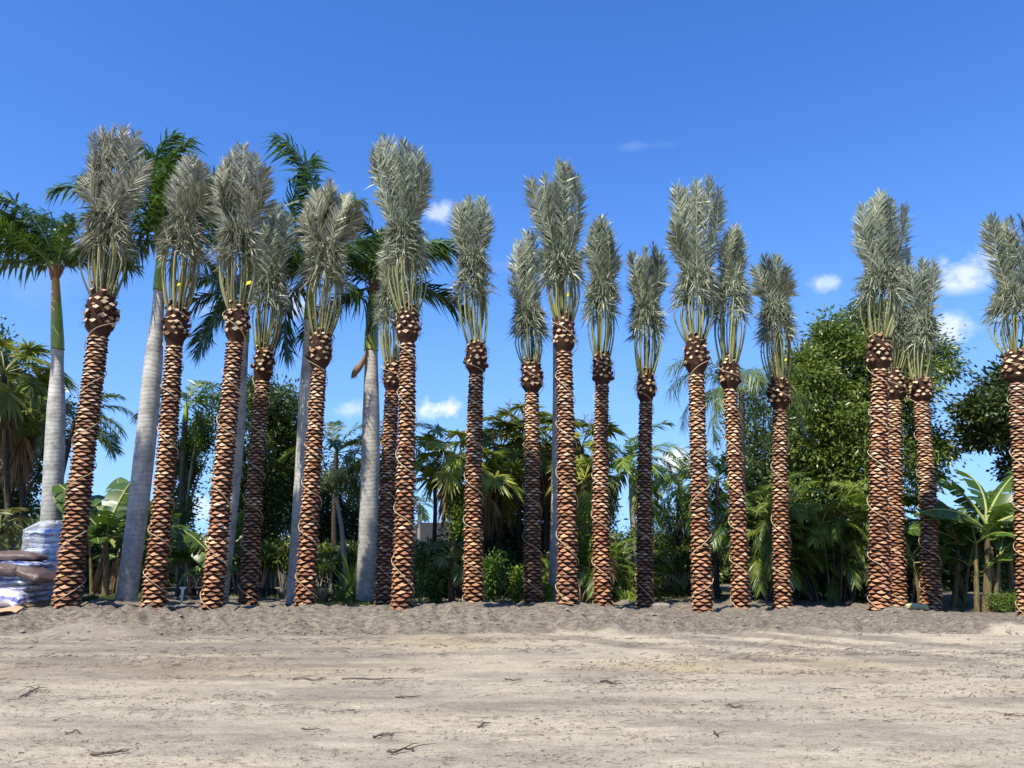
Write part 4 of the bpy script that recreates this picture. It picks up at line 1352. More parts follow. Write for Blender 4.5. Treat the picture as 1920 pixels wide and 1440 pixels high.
feather_palm('bright feather palm with pale ringed trunk left of the shaded short date palm', FEATHER, 24.5, (1190, 1125), (1184, 905), 11, 18, .95, 7, (84, -35), 'pale_bark', 'shaft_green', dry=2, tint=(1.5, 1.45, 1.3))
feather_palm('round-headed feather palm below the small cloud', FEATHER, 28, (1272, 1116), (1275, 915), 9, 18, .98, 8, (84, -40), 'dark_bark', tint=(1.1, 1.15, 1.1))
feather_palm('queen palm with long drooping fronds behind the three-pronged date palm', QUEEN, 24, (1402, 1125), (1390, 735), 13, 15, .98, 9, (75, -30), 'bark', None,
             [(180, 45, 1.05), (185, 62, 1.1), (170, 15, .95), (0, 60, 1.0), (5, 35, 1.0), (350, 10, .95), (90, 70, 1.0), (270, 40, .9), (230, 20, .9), (310, 30, .9), (120, 30, .9), (60, 25, .9), (200, -15, .85), (20, -20, .85)])
feather_palm('dark low feather palm between the three-pronged and narrow date palms', FEATHER, 25.5, (1345, 1120), (1345, 900), 9, 13, .9, 10, (80, -40), 'dark_bark', tint=(.8, .85, .9))
for k, (fx, tx, ty, ya, sz, pl, dr, lab) in enumerate([
        (850, 850, 860, 24.5, .95, False, 8, 'leafy light green fan palm with pale dry skirt left of the lone date palm'),
        (905, 905, 900, 25.0, .95, False, 7, 'fan palm with grey dry skirt just right of the lone date palm'),
        (935, 938, 850, 26.5, 1.05, True, 6, 'fan palm topped with straw-coloured seed plumes, left of the dark-trunked date palm'),
        (975, 972, 815, 27.0, 1.1, True, 6, 'tallest plumed fan palm directly behind the dark-trunked date palm'),
        (1025, 1022, 830, 26.5, 1.1, False, 6, 'dark fan palm left of the mottled royal palm trunk'),
        (1092, 1090, 840, 26.0, 1.05, True, 7, 'plumed fan palm between the central tagged date palm and its slim neighbour'),
        (1085, 1098, 900, 24.5, .8, False, 5, 'fan palm with a yellowing fan right of the central tagged date palm')]):
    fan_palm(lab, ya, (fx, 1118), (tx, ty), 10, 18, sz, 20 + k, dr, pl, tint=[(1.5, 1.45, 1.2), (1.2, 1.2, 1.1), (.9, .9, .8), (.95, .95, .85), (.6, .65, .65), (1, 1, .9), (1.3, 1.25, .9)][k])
fan_palm('small stemless fan palm low at the foot of the lone date palm', 21.5, (846, 1128), (848, 1045), 8, 11, .62, 40, 2, lib=FANY, el=(80, -10), tint=(.75, .9, .9))


def clump(label, Y, cx, base_y, top_y, n_stem, w_px, size, seed, tint=None, lib=ARECA, dry=1):
    """a clump of thin stems, each with its own head of feather fronds"""
    r = np.random.default_rng(6000 + seed)
    B = at(cx, base_y, Y)
    B.z = gz(B.x, B.y) - .03
    root = empty('palm_clump', B, label, 'palm clump', 'clumping palms along the thicket')
    k = Y / FPX
    Ht = (base_y - top_y) * k
    for s in range(n_stem):
        px = r.uniform(-1, 1) * w_px * k * .5
        py = r.uniform(-.5, .5)
        h = Ht * r.uniform(.25, .68)
        top = np.array([px * 1.35, py * 1.3, h])
        t = np.linspace(0, 1, 6)
        g = Geo()
        g.tube(np.outer(t, top - np.array([px * .6, py * .6, 0])) + np.array([px * .6, py * .6, 0]), .026 * (1.2 - .4 * t), 7, 0, True)
        put('stem', g.mesh('stem', M['bark'], True), root)
        crown_of(root, lib, top, 9, size * 1.15, r, (80, -20), None, tint)
    for s in range(dry):
        put('dry_frond', DRYF[s % 2][0], root, Matrix.Translation((r.uniform(-.5, .5), -.3, Ht * .62)) @ Matrix.Rotation(r.uniform(3.5, 5.5), 4, 'Z') @ Matrix.Diagonal((.5, .5, .4, 1)))
    return root


clump('bushy palm clump with sunny fronds right of the squat-plumed date palm', 24, 1560, 1128, 850, 13, 130, .62, 1, (1.25, 1.2, 1), dry=2)
clump('shaded palm clump with browned fronds left of the squat-plumed date palm', 23.8, 1425, 1126, 870, 7, 80, .75, 2, (.9, .9, .85), dry=3)
clump('low palm clump between the slim date palm and the short shaded one', 23, 1160, 1130, 985, 7, 60, .62, 3, (1.1, 1.1, 1.0))
clump('grassy palm clump at the right foot of the central tagged date palm', 22.8, 1098, 1130, 1010, 5, 36, .55, 4, (.8, .8, .75))
clump('dark palm clump in front of the big broadleaf tree, near the touching pair', 24.5, 1610, 1126, 930, 8, 80, .58, 5, (.7, .75, .75))
clump('narrow palm clump left of the mottled royal palm trunk', 23.5, 1025, 1129, 1060, 3, 20, .40, 6, (1.3, 1.3, 1.0))


# ------------------------------------------------------------------ banana plants
def banana_leaf(seed, el0, L=1.9, W=.34, curve=1.1, mat='banana_leaf', torn=.5):
    r = np.random.default_rng(seed)
    g = Geo()
    k = 18
    u = np.linspace(0, 1, k)
    ang = el0 - curve * u ** 1.6
    st = L / (k - 1)
    P = np.stack([np.concatenate([[0], np.cumsum(np.cos(ang[:-1]) * st)]), .05 * np.sin(u * 3 + seed), np.concatenate([[0], np.cumsum(np.sin(ang[:-1]) * st)])], -1)
    g.tube(P, .030 * (1.1 - u) + .004, 6, 0, False)
    for s in (-1, 1):
        a = .20
        while a < .985:
            b = min(.99, a + r.choice([.035, .06, .10, .16], p=[.35, .3, .2, .15]) if torn else a + .2)
            tt = np.linspace(a, b - .004, 3)
            drop = r.normal(.18, .16)
            rows = []
            for t in tt:
                c = np.array([np.interp(t, u, P[:, q]) for q in range(3)])
                tn = unit(np.array([np.interp(t, u, np.gradient(P[:, q])) for q in range(3)]))
                w = W * min(1, ((t - .18) / .16) ** .6) * (1 - max(0, (t - .60) / .42) ** 2.2) * r.uniform(.96, 1.02)
                lat = np.array([0, s, 0.0])
                nor = np.cross(tn, lat) * s
                rows.append([c + (lat * math.cos(drop * v) - nor * math.sin(drop * v) * 1.0) * w * v + tn * w * .25 * v - np.array([0, 0, .10 * w * v * v]) for v in (0, .5, 1)])
            g.grid(np.array(rows), 1)
            a = b
    return g.mesh('leaf', [M['banana_rib'] if mat != 'dry_leaf' else M['dry_leaf'], M[mat]])


BAN = {e: [banana_leaf(600 + e + 100 * k, rad(e), 1.9, .33, c) for k, c in enumerate((.7, 1.3))] for e in (82, 55, 30, 0)}
BAND = [banana_leaf(900 + k, rad(-50), 1.5, .14, .7, 'dry_leaf') for k in range(2)]


def banana(label, Y, foot, top, r_px, spec, seed, dead=3):
    r = np.random.default_rng(7000 + seed)
    B, T = at(*foot, Y), at(*top, Y)
    B.z = gz(B.x, B.y) - .04
    root = empty('banana_plant', B, label, 'banana plant', 'banana plants at the edge of the plot')
    v = np.array(T - B)
    t = np.linspace(0, 1, 10)
    g = Geo()
    g.tube(np.outer(t, v) + np.stack([.05 * np.sin(t * 3), 0 * t, 0 * t], -1), r_px * .30 * Y / FPX * (1.15 - .6 * t), 10, 0, True, .07)
    put('stem', g.mesh('stem', M['banana_stem'], True), root)
    spec = spec + [(r.uniform(10, 170), r.uniform(25, 75), .75 * r.uniform(.8, 1.1)) for _ in range(5)]
    for sx, sh in ((-.28, .8), (.22, .62)):            # younger suckers at its side
        g = Geo()
        o_ = np.array([sx, r.normal() * .15, 0])
        tp = v * sh + o_ * 1.3
        g.tube(np.outer(1 - t, o_) + np.outer(t, tp), r_px * .20 * Y / FPX * (1.15 - .6 * t), 8, 0, True, .07)
        put('stem', g.mesh('stem', M['banana_stem'], True), root)
        for q in range(4):
            en = (82, 55, 55, 30)[q]
            z = .62 * r.uniform(.8, 1.2)
            put('leaf', BAN[en][q % 2], root, Matrix.Translation(Vector(tp)) @ Matrix.Rotation(r.uniform(0, 6.28), 4, 'Z') @ Matrix.Rotation(r.normal() * .4, 4, 'X') @ Matrix.Diagonal((z, z * 1.2, z, 1)))
    for az, e, s in spec:
        en = min(BAN, key=lambda q: abs(q - e))
        put('leaf', BAN[en][int(r.integers(2))], root, Matrix.Translation(Vector(v) - Vector((0, 0, r.uniform(0, .25)))) @ Matrix.Rotation(rad(az), 4, 'Z') @ Matrix.Rotation(rad(en - e), 4, 'Y') @ Matrix.Rotation(r.normal() * .45, 4, 'X') @ Matrix.Diagonal((s * 1.25, s * 1.45, s * 1.25, 1)))
    for k in range(dead):
        put('dead_leaf', BAND[k % 2], root, Matrix.Translation(Vector(v) * r.uniform(.62, .95)) @ Matrix.Rotation(r.uniform(3.2, 6.2), 4, 'Z') @ Matrix.Rotation(.5, 4, 'Y') @ Matrix.Diagonal((.75, .9, 1.0, 1)))
    return root


banana('banana plant with yellow stalks right of the first date palm', 20.5, (195, 1132), (197, 1000), 20,
       [(100, 80, .85), (160, 66, .9), (20, 60, .95), (185, 50, .7), (350, 45, .8), (200, 30, .55), (330, 30, .5), (70, 58, .9), (130, 50, .9), (260, 20, .5), (290, 48, .6)], 1, 5)
banana('darker banana plant just behind the yellow-stalked one', 22.5, (222, 1128), (222, 1010), 18,
       [(95, 82, .95), (30, 55, .9), (150, 55, .85), (5, 40, .8), (190, 40, .8), (60, 30, .8), (340, 20, .6)], 2, 2)
banana('banana plant with low leaves left of the tagged left date palm', 22.5, (405, 1126), (402, 1040), 14,
       [(170, 50, .68), (185, 30, .7), (165, 5, .55), (90, 70, .6), (10, 50, .5), (200, -10, .5)], 3, 1)
banana('lone upright banana plant right of the touching pair', 22.5, (1724, 1130), (1708, 1040), 12,
       [(95, 84, .78), (150, 60, .5), (20, 35, .45), (200, 20, .45), (330, 10, .4)], 4, 1)
banana('banana plant right of the date palm with shaded foot, dark spreading leaves', 22.8, (1786, 1130), (1795, 1010), 18,
       [(170, 50, .95), (160, 66, .95), (140, 75, .9), (20, 45, .9), (190, 24, .85), (0, 20, .8), (100, 70, .9), (215, 0, .7), (300, 25, .6)], 5, 2)
banana('tallest banana plant with torn leaves and brown dead ones hanging on its stem', 21.8, (1846, 1136), (1850, 985), 24,
       [(160, 66, 1.1), (110, 82, 1.0), (175, 45, .95), (15, 62, 1.0), (350, 40, .95), (30, 30, .9), (5, 8, .8), (195, 22, .85), (270, 38, .6), (310, 15, .7), (340, -5, .7)], 6, 8)
banana('banana plant at the right edge with many curved stalks', 22.2, (1888, 1132), (1893, 1030), 18,
       [(80, 80, .9), (20, 55, .9), (165, 55, .7), (0, 30, .8), (190, 30, .65), (345, 10, .7), (210, 5, .6), (300, 30, .6)], 7, 3)


# ------------------------------------------------------------------ nursery rows, shrubs, low plants
def nursery_set(seed, flower):
    r = np.random.default_rng(seed)
    g = Geo()
    tips = []
    for k in range(5):
        a = r.uniform(0, 6.28)
        e = np.array([math.cos(a) * .24, math.sin(a) * .24, r.uniform(1.0, 1.35)])
        u = np.linspace(0, 1, 5)
        g.tube(np.outer(u, e) + np.array([math.cos(a) * .08, math.sin(a) * .08, .28]), .024 * (1.1 - .5 * u), 6, 0, False)
        tips.append(e + np.array([0, 0, .28]))
    st = g.mesh('stem', M['pale_bark'], True)
    g = Geo()
    leafy(g, (0, 0, 1.50), (.52, .50, .36), 52, 16, .24, .19, .07, r, 0, .2, .3)
    fo = g.mesh('foliage', M['shrub_leaf'])
    g = Geo()
    leafy(g, (0, 0, 1.68), (.48, .46, .28), 15, 7, .08, .10, .07, r, 0, .8, -.3)
    fl = g.mesh('blossom', M[flower])
    g = Geo()
    g.tube(np.array([(0, 0, 0), (0, 0, .3), (0, 0, .32), (0, 0, .30)]), [.17, .21, .22, .19], 12, 0, True)
    po = g.mesh('pot', M['pot'], True)
    return st, fo, fl, po


NURS = [nursery_set(800, 'white_flower'), nursery_set(801, 'yellow_flower'), nursery_set(802, 'white_flower')]
rn = np.random.default_rng(31)
rows_ = [(345, 545, 33.0, 11), (330, 545, 26.2, 10), (590, 660, 27, 5), (700, 860, 28, 9), (775, 865, 26.3, 6), (880, 980, 34, 4), (1218, 1345, 32, 8), (1225, 1340, 26.2, 7), (1880, 1960, 31, 5), (150, 330, 33, 7)]
WHERE = ['behind the evergreen tree', 'in front of the evergreen tree', 'beside the white shed', 'behind the bright-shafted royal palm', 'below the grey roof', 'behind the lone date palm', 'far behind the short shaded date palm', 'nearer behind the short shaded date palm', 'behind the right banana plants', 'behind the yellow-stalked banana plant']
for (x0, x1, Y, n), where in zip(rows_, WHERE):
    for k in range(n):
        px = x0 + (x1 - x0) * (k + .5) / n + rn.normal() * 3
        p = at(px, 1100, Y + rn.normal() * .3)
        p.z = gz(p.x, p.y)
        st, fo, fl, po = NURS[int(rn.integers(3))]
        o = empty('nursery_plant', p, 'pale-stemmed nursery plant, ' + ['first', 'second', 'third', 'fourth', 'fifth', 'sixth', 'seventh', 'eighth', 'ninth', 'tenth', 'eleventh'][k] + ' from left in the row ' + where, 'potted plant', 'potted nursery plants in rows behind the palms', rn.uniform(0, 6.28))
        s = rn.uniform(.85, 1.12) * (.82 if Y < 28.5 else 1)
        o.scale = (s, s, s)
        for nm, me in (('stem', st), ('foliage', fo), ('blossom', fl), ('pot', po)):
            put(nm, me, o)

shrubs = [
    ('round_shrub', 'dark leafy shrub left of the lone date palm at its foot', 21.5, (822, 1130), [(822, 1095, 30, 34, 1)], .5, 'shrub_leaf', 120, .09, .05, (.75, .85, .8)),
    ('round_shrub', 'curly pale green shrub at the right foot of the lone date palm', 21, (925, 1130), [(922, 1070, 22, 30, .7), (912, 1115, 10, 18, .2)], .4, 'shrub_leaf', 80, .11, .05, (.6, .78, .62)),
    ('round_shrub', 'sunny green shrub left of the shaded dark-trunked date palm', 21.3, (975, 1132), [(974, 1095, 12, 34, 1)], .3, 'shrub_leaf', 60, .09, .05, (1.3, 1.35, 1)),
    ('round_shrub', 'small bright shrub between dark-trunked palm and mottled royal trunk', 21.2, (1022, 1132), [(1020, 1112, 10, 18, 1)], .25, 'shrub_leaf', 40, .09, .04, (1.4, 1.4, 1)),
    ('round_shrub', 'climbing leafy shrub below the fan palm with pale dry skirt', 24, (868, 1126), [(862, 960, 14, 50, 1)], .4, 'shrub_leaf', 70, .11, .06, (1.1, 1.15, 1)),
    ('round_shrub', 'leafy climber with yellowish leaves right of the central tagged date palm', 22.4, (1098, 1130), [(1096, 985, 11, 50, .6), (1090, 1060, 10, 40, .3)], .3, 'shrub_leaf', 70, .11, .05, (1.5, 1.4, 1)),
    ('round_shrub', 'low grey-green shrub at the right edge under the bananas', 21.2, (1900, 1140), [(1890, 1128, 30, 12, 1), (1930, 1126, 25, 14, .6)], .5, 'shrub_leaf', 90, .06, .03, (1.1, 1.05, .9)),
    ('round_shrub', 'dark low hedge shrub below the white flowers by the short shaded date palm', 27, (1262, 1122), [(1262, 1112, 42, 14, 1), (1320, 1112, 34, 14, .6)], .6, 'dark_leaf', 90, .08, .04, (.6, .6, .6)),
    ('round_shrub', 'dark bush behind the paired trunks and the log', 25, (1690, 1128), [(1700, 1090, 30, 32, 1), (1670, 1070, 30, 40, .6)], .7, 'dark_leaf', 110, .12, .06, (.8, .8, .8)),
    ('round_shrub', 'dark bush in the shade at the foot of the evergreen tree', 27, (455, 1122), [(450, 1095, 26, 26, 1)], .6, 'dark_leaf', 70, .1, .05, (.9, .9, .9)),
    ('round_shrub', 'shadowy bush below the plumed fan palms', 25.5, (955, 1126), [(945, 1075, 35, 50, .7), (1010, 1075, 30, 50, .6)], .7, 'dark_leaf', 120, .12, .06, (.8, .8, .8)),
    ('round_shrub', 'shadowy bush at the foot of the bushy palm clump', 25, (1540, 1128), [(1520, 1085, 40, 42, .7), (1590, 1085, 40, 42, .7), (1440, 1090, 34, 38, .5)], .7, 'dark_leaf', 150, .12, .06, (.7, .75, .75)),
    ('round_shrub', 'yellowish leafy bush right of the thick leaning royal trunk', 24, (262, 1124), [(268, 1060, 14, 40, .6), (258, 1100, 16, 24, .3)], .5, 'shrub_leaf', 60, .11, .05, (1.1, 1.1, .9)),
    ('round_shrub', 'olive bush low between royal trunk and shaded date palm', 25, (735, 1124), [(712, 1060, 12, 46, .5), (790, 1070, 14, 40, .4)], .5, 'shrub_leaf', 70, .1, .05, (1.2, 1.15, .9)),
]
for k, (nm, lab, Y, foot, lob, dep, mt, ncl, lf, wd, tint) in enumerate(shrubs):
    tree(nm, lab, Y, foot, None, None, dep, mt, ncl, 26, .16 if lf < .1 else .2, lf, wd, 0, 'shrub', None, 50 + k, lobes=lob, hollow=.25, tint=tint)


def rosette(name, label, cat, Y, foot, n, L, w, mat, seed, up=.9, hang=.35, tint=None, rib='banana_rib', group=None, each=False):
    r = np.random.default_rng(seed)
    B = at(*foot, Y)
    B.z = gz(B.x, B.y) - .02
    root = empty(name, B, label, cat, group)
    protos = []
    for q in range(3):
        g = Geo()
        u = np.linspace(0, 1, 6)
        e0 = rad(70 - 22 * q)
        ang = e0 - (hang * 2.2) * u ** 1.4
        st = L / 5
        P = np.stack([np.concatenate([[0], np.cumsum(np.cos(ang[:-1]) * st)]), 0 * u, np.concatenate([[0], np.cumsum(np.sin(ang[:-1]) * st)])], -1)
        ww = w * np.array([.5, .9, 1, .9, .6, .05]) * .5
        G = np.stack([P + np.stack([0 * u, ww, .25 * ww], -1), P, P - np.stack([0 * u, ww, -.25 * ww], -1)], 1)
        g.grid(G)
        protos.append(g.mesh('leaf', M[mat]))
    for k in range(n):
        put('leaf', protos[k % 3], root, Matrix.Rotation(k * 2.4 + r.normal() * .2, 4, 'Z') @ Matrix.Rotation(r.normal() * .15, 4, 'Y') @ Matrix.Diagonal((s := r.uniform(.75, 1.15), s, s * up, 1)), tint)
    return root


rosette('strap_leaf_plant', 'arching strap-leaved plant at the foot of the pale flowering tree', 'plant', 22, (640, 1132), 30, .95, .075, 'shrub_leaf', 1, 1.0, .5)
rosette('strap_leaf_plant', 'smaller strap-leaved plant left of the bright-shafted royal trunk', 'plant', 22.6, (664, 1132), 22, .7, .06, 'shrub_leaf', 2, 1.0, .5)
rosette('palm_seedling', 'light green palm seedling standing behind the strap-leaved plant', 'plant', 24, (662, 1118), 18, 1.5, .09, 'areca_leaf', 3, 1.25, .3, (1.5, 1.5, 1.1))
rosette('bromeliad', 'cream and pink croton-like bromeliad right of the central-left date palm foot', 'plant', 21.4, (600, 1130), 26, .5, .08, 'pink_leaf', 4, 1.1, .3)
rosette('bromeliad', 'second bromeliad, redder, low beside the cream one', 'plant', 21.8, (612, 1130), 22, .42, .07, 'pink_leaf', 5, 1.0, .35, (.7, .55, .5))
rosette('bromeliad', 'yellow-green bromeliad at the right foot of the forked-crown date palm', 'plant', 20.8, (786, 1134), 24, .46, .05, 'lime_leaf', 6, 1.0, .25)
rosette('strap_leaf_plant', 'grassy strap-leaved tuft between slim date palm and low palm clump', 'plant', 22, (1172, 1134), 30, .75, .035, 'areca_leaf', 7, 1.1, .35, (1.3, 1.3, 1))
rosette('strap_leaf_plant', 'drooping straw-tipped tuft at the right side of the central tagged date palm', 'plant', 19.5, (1090, 1132), 18, .7, .03, 'dry_leaf', 8, 1.1, .5)
rosette('strap_leaf_plant', 'dark tuft at the foot of the thick leaning royal palm', 'plant', 20, (255, 1134), 14, .5, .05, 'shrub_leaf', 9, 1.0, .5)


def grass_patch(label, spots, n, seed):
    r = np.random.default_rng(seed)
    g = Geo()
    c = np.concatenate([np.stack([r.uniform(x0, x1, k), r.uniform(y0, y1, k)], -1) for (x0, x1, y0, y1, k) in spots])
    n = len(c)
    P = np.stack([c[:, 0], c[:, 1], ground_height(c[:, 0], c[:, 1]) - .01], -1)
    D = unit(np.stack([r.normal(0, .45, n), r.normal(0, .45, n), np.ones(n)], -1))
    g.strips(P, D, unit(np.cross(D, r.normal(size=(n, 3)))), r.uniform(.06, .17, n), .012, np.stack([r.normal(0, .03, n), r.normal(0, .03, n), 0 * D[:, 0]], -1))
    tag(put('grass', g.mesh('grass', M['grass'])), label, 'grass', kind='stuff')


p1, p2, p3, p4, p5 = at(145, 1130, 18.6), at(232, 1130, 20.5), at(595, 1130, 20.8), at(735, 1130, 23), at(800, 1130, 24)
grass_patch('sparse green grass behind the bank between the palms', [(p1.x, p2.x, 18.4, 20.6, 2600), (p3.x, p4.x, 20.6, 23.0, 3600), (-14, 14, 23.5, 30, 9000), (13, 15, 21, 23, 500)], 0, 9)

# ------------------------------------------------------------------ far background
for k, (px, top, w) in enumerate([(52, 955, 14), (70, 948, 12), (33, 962, 12), (118, 965, 12), (100, 958, 12)]):
    Y = 85
    r = np.random.default_rng(60 + k)
    B = at(px, 1055, Y); B.z = 0
    root = empty('pine_tree', B, ['middle', 'tallest', 'leftmost', 'rightmost', 'short'][k] + ' grey-green pine far off behind the stacked bags', 'tree', 'far pines at the left behind the bags')
    Ht = at(px, top, Y).z
    g = Geo()
    g.tube(np.array([(0, 0, 0), (0, 0, Ht * .95)]), [.16, .04], 6, 0, False)
    put('trunk', g.mesh('trunk', M['bark']), root)
    g = Geo()
    n = 900
    tz = r.uniform(.2, 1, n)
    aa = r.uniform(0, 6.28, n)
    rr = (1.05 - tz) * 1.5 * r.uniform(.2, 1, n)
    P = np.stack([np.cos(aa) * rr, np.sin(aa) * rr, tz * Ht], -1)
    D = unit(np.stack([np.cos(aa), np.sin(aa), r.normal(.2, .5, n)], -1))
    g.strips(P, D, unit(np.cross(D, r.normal(size=(n, 3)))), .5, .07, r.normal(size=(n, 3)) * .1)
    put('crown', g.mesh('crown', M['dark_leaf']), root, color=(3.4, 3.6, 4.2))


def house():
    Y = 70.0
    k = Y / FPX
    x0, x1 = (735 - 960) * k, (1010 - 960) * k
    ze, zr = at(0, 1032, Y).z, at(0, 980, Y).z
    B = Vector(((x0 + x1) / 2, Y, 0))
    root = empty('house', B, 'low house with dark grey hip roof beyond the flowering nursery rows', 'house')
    w, d = (x1 - x0) / 2, 5.0
    g = Geo()
    V = np.array([(-w, -d, -.3), (w, -d, -.3), (w, d, -.3), (-w, d, -.3), (-w, -d, ze), (w, -d, ze), (w, d, ze), (-w, d, ze)])
    g.add(V, Q=[(0, 1, 5, 4), (1, 2, 6, 5), (2, 3, 7, 6), (3, 0, 4, 7)])
    put('wall', g.mesh('wall', M['white_wall']), root)
    g = Geo()
    e = .5
    hi = zr + .35
    V = np.array([(-w - e, -d - e, ze - .1), (w + e, -d - e, ze - .1), (w + e, d + e, ze - .1), (-w - e, d + e, ze - .1),
                  (-w * .62, 0, zr), (-.6, 0, zr), (w * .10, -1.0, hi), (w * .55, -1.0, hi), (w * .9, 0, zr)])
    g.add(V, Q=[(0, 1, 8, 4), (2, 3, 4, 8)], T=[(3, 0, 4), (1, 2, 8)])
    V2 = np.array([(-w * .05, -d - e - .02, ze - .08), (w * .95, -d - e - .02, ze - .08), (w * .30, -1.2, hi + .35), (w * .62, -1.2, hi + .35), (w * .98, 2, ze), (-w * .05, 2, ze)])
    g.add(V2, Q=[(0, 1, 3, 2), (4, 5, 2, 3)], T=[(5, 0, 2), (1, 4, 3)])
    put('roof', g.mesh('roof', M['roof']), root)
    for sx in (-.6, .1, .55):
        g = Geo()
        cx = sx * w
        g.add(np.array([(cx - .6, -d - .02, .7), (cx + .6, -d - .02, .7), (cx + .6, -d - .02, ze - .3), (cx - .6, -d - .02, ze - .3)]), Q=[(0, 1, 2, 3)])
        put('window', g.mesh('window', M['pot']), root)


house()
Y = 40.0
B = at(600, 1090, Y); B.z = 0
root = empty('shed', B, 'white shed wall glimpsed right of a date palm above the bromeliads', 'shed')
g = Geo()
w, h0 = .9, at(0, 1046, Y).z
V = np.array([(-w, -1, -.1), (w, -1, -.1), (w, 1, -.1), (-w, 1, -.1), (-w, -1, h0), (w, -1, h0), (w, 1, h0), (-w, 1, h0)])
g.add(V, Q=[(0, 1, 5, 4), (1, 2, 6, 5), (2, 3, 7, 6), (3, 0, 4, 7)])
put('wall', g.mesh('wall', M['white_wall']), root)
g = Geo()
V = np.array([(-w - .1, -1.15, h0 + .005), (w + .1, -1.15, h0 + .005), (w + .1, 1.15, h0 + .005), (-w - .1, 1.15, h0 + .005), (-w - .1, 0, h0 + .35), (w + .1, 0, h0 + .35)])
g.add(V, Q=[(0, 1, 5, 4), (2, 3, 4, 5), (3, 2, 1, 0)], T=[(3, 0, 4), (1, 2, 5)])
put('roof', g.mesh('roof', M['roof']), root)

# far belt of trees on the horizon
r = np.random.default_rng(5)
g = Geo()
for k in range(70):
    x = -75 + 150 * (k + r.uniform(-.4, .4)) / 70
    y = r.uniform(95, 120)
    h = r.uniform(2.4, 4.2)
    leafy(g, (x, y, h * .45), (2.4, 2.0, h * .55), 26, 20, .9, .55, .3, r, 0, .3)
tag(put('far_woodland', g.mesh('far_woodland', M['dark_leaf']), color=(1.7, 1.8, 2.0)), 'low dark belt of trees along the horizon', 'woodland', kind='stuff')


# ------------------------------------------------------------------ bag stacks
def bag_mat(name, a, b_, c_, scale, rough=.28):
    m, N, L, b, out = new_mat(name)
    f = noise_tex(N, L, scale, 3, .6, 'Object', (1.2, 1.2, 4.5))
    oi = N.new('ShaderNodeObjectInfo')
    f2 = mth(N, L, 'ADD', mth(N, L, 'MULTIPLY', f, .8), mth(N, L, 'MULTIPLY', oi.outputs['Random'], .2))
    L.new(ramp(N, L, f2, [(.34, a), (.45, b_), (.54, c_), (.66, a)]), b.inputs['Base Color'])
    b.inputs['Roughness'].default_value = rough
    b.inputs['Specular IOR Level'].default_value = .6
    w = noise_tex(N, L, 20, 8, .8, 'Object', (1, 1, 1.6))
    bump(N, L, b, w, .5, .03)
    return m


M['blue_bag'] = bag_mat('blue_bag', (.05, .09, .34), (.74, .75, .78), (.34, .42, .64), 3.2, .2)
M['pale_bag'] = bag_mat('pale_blue_bag', (.10, .18, .48), (.68, .72, .78), (.42, .52, .70), 3.0, .22)
M['brown_bag'] = bag_mat('brown_bag', (.10, .065, .052), (.17, .115, .092), (.125, .082, .066), 2.0, .14)
M['white_bag'] = bag_mat('white_bag', (.70, .70, .70), (.78, .78, .76), (.18, .16, .50), 2.6, .3)


def bag_mesh(seed, sx, sy, sz, mat):
    r = np.random.default_rng(seed)
    g = Geo()
    nu, nv = 40, 18
    th = np.linspace(0, 2 * math.pi, nu, endpoint=False)
    ph = np.linspace(-math.pi / 2, math.pi / 2, nv)
    sp = lambda v, e: np.sign(v) * np.abs(v) ** e
    X = sx * sp(np.cos(ph)[:, None], .45) * sp(np.cos(th)[None], .5)
    Yy = sy * sp(np.cos(ph)[:, None], .45) * sp(np.sin(th)[None], .55)
    Z = sz * sp(np.sin(ph)[:, None], .75) * np.ones(nu)[None]
    edge = np.maximum(np.abs(X) / sx, np.abs(Yy) / sy)
    Z = Z * (1 - .45 * edge ** 3)
    P = np.stack([X, Yy, Z], -1)
    P += .022 * np.stack([vnoise(X * 9 + seed, Z * 14 + Yy * 5, 1), vnoise(Yy * 9 + seed, Z * 14 + X * 5, 2), vnoise(X * 8 + seed, Yy * 8, 3)], -1)
    P += .010 * np.stack([0 * X, vnoise(X * 24 + seed, Z * 30, 4), vnoise(X * 22 + seed, Yy * 22, 5)], -1)
    g.grid(P, 0, wrap=True)
    return g.mesh('bag', M[mat], True)


def stack(name, cx, Y, zb, w, d, layers, hh, mat, words, seed, cols=2, group=''):
    r = np.random.default_rng(seed)
    ms = [bag_mesh(seed + k, w / cols * .53, d * .5, hh * .64, mat) for k in range(4)]
    order = ['lowest', 'second', 'third', 'fourth', 'fifth', 'sixth', 'seventh', 'eighth', 'ninth', 'tenth', 'eleventh', 'twelfth']
    for l in range(layers):
        for c in range(cols):
            side = '' if cols == 1 else (', left end' if c == 0 else ', right end')
            o = put('bag', ms[int(r.integers(4))], None, Matrix.Translation((cx + (c - (cols - 1) / 2) * w / cols + r.normal() * .03, Y + r.normal() * .03, zb + hh * (l + .5)))
                    @ Matrix.Rotation(r.normal() * .04 + (math.pi if r.uniform() < .5 else 0), 4, 'Z') @ Matrix.Rotation(r.normal() * .02, 4, 'Y'))
            tag(o, f'{words}, {order[l]} layer up{side}', 'bag', group)


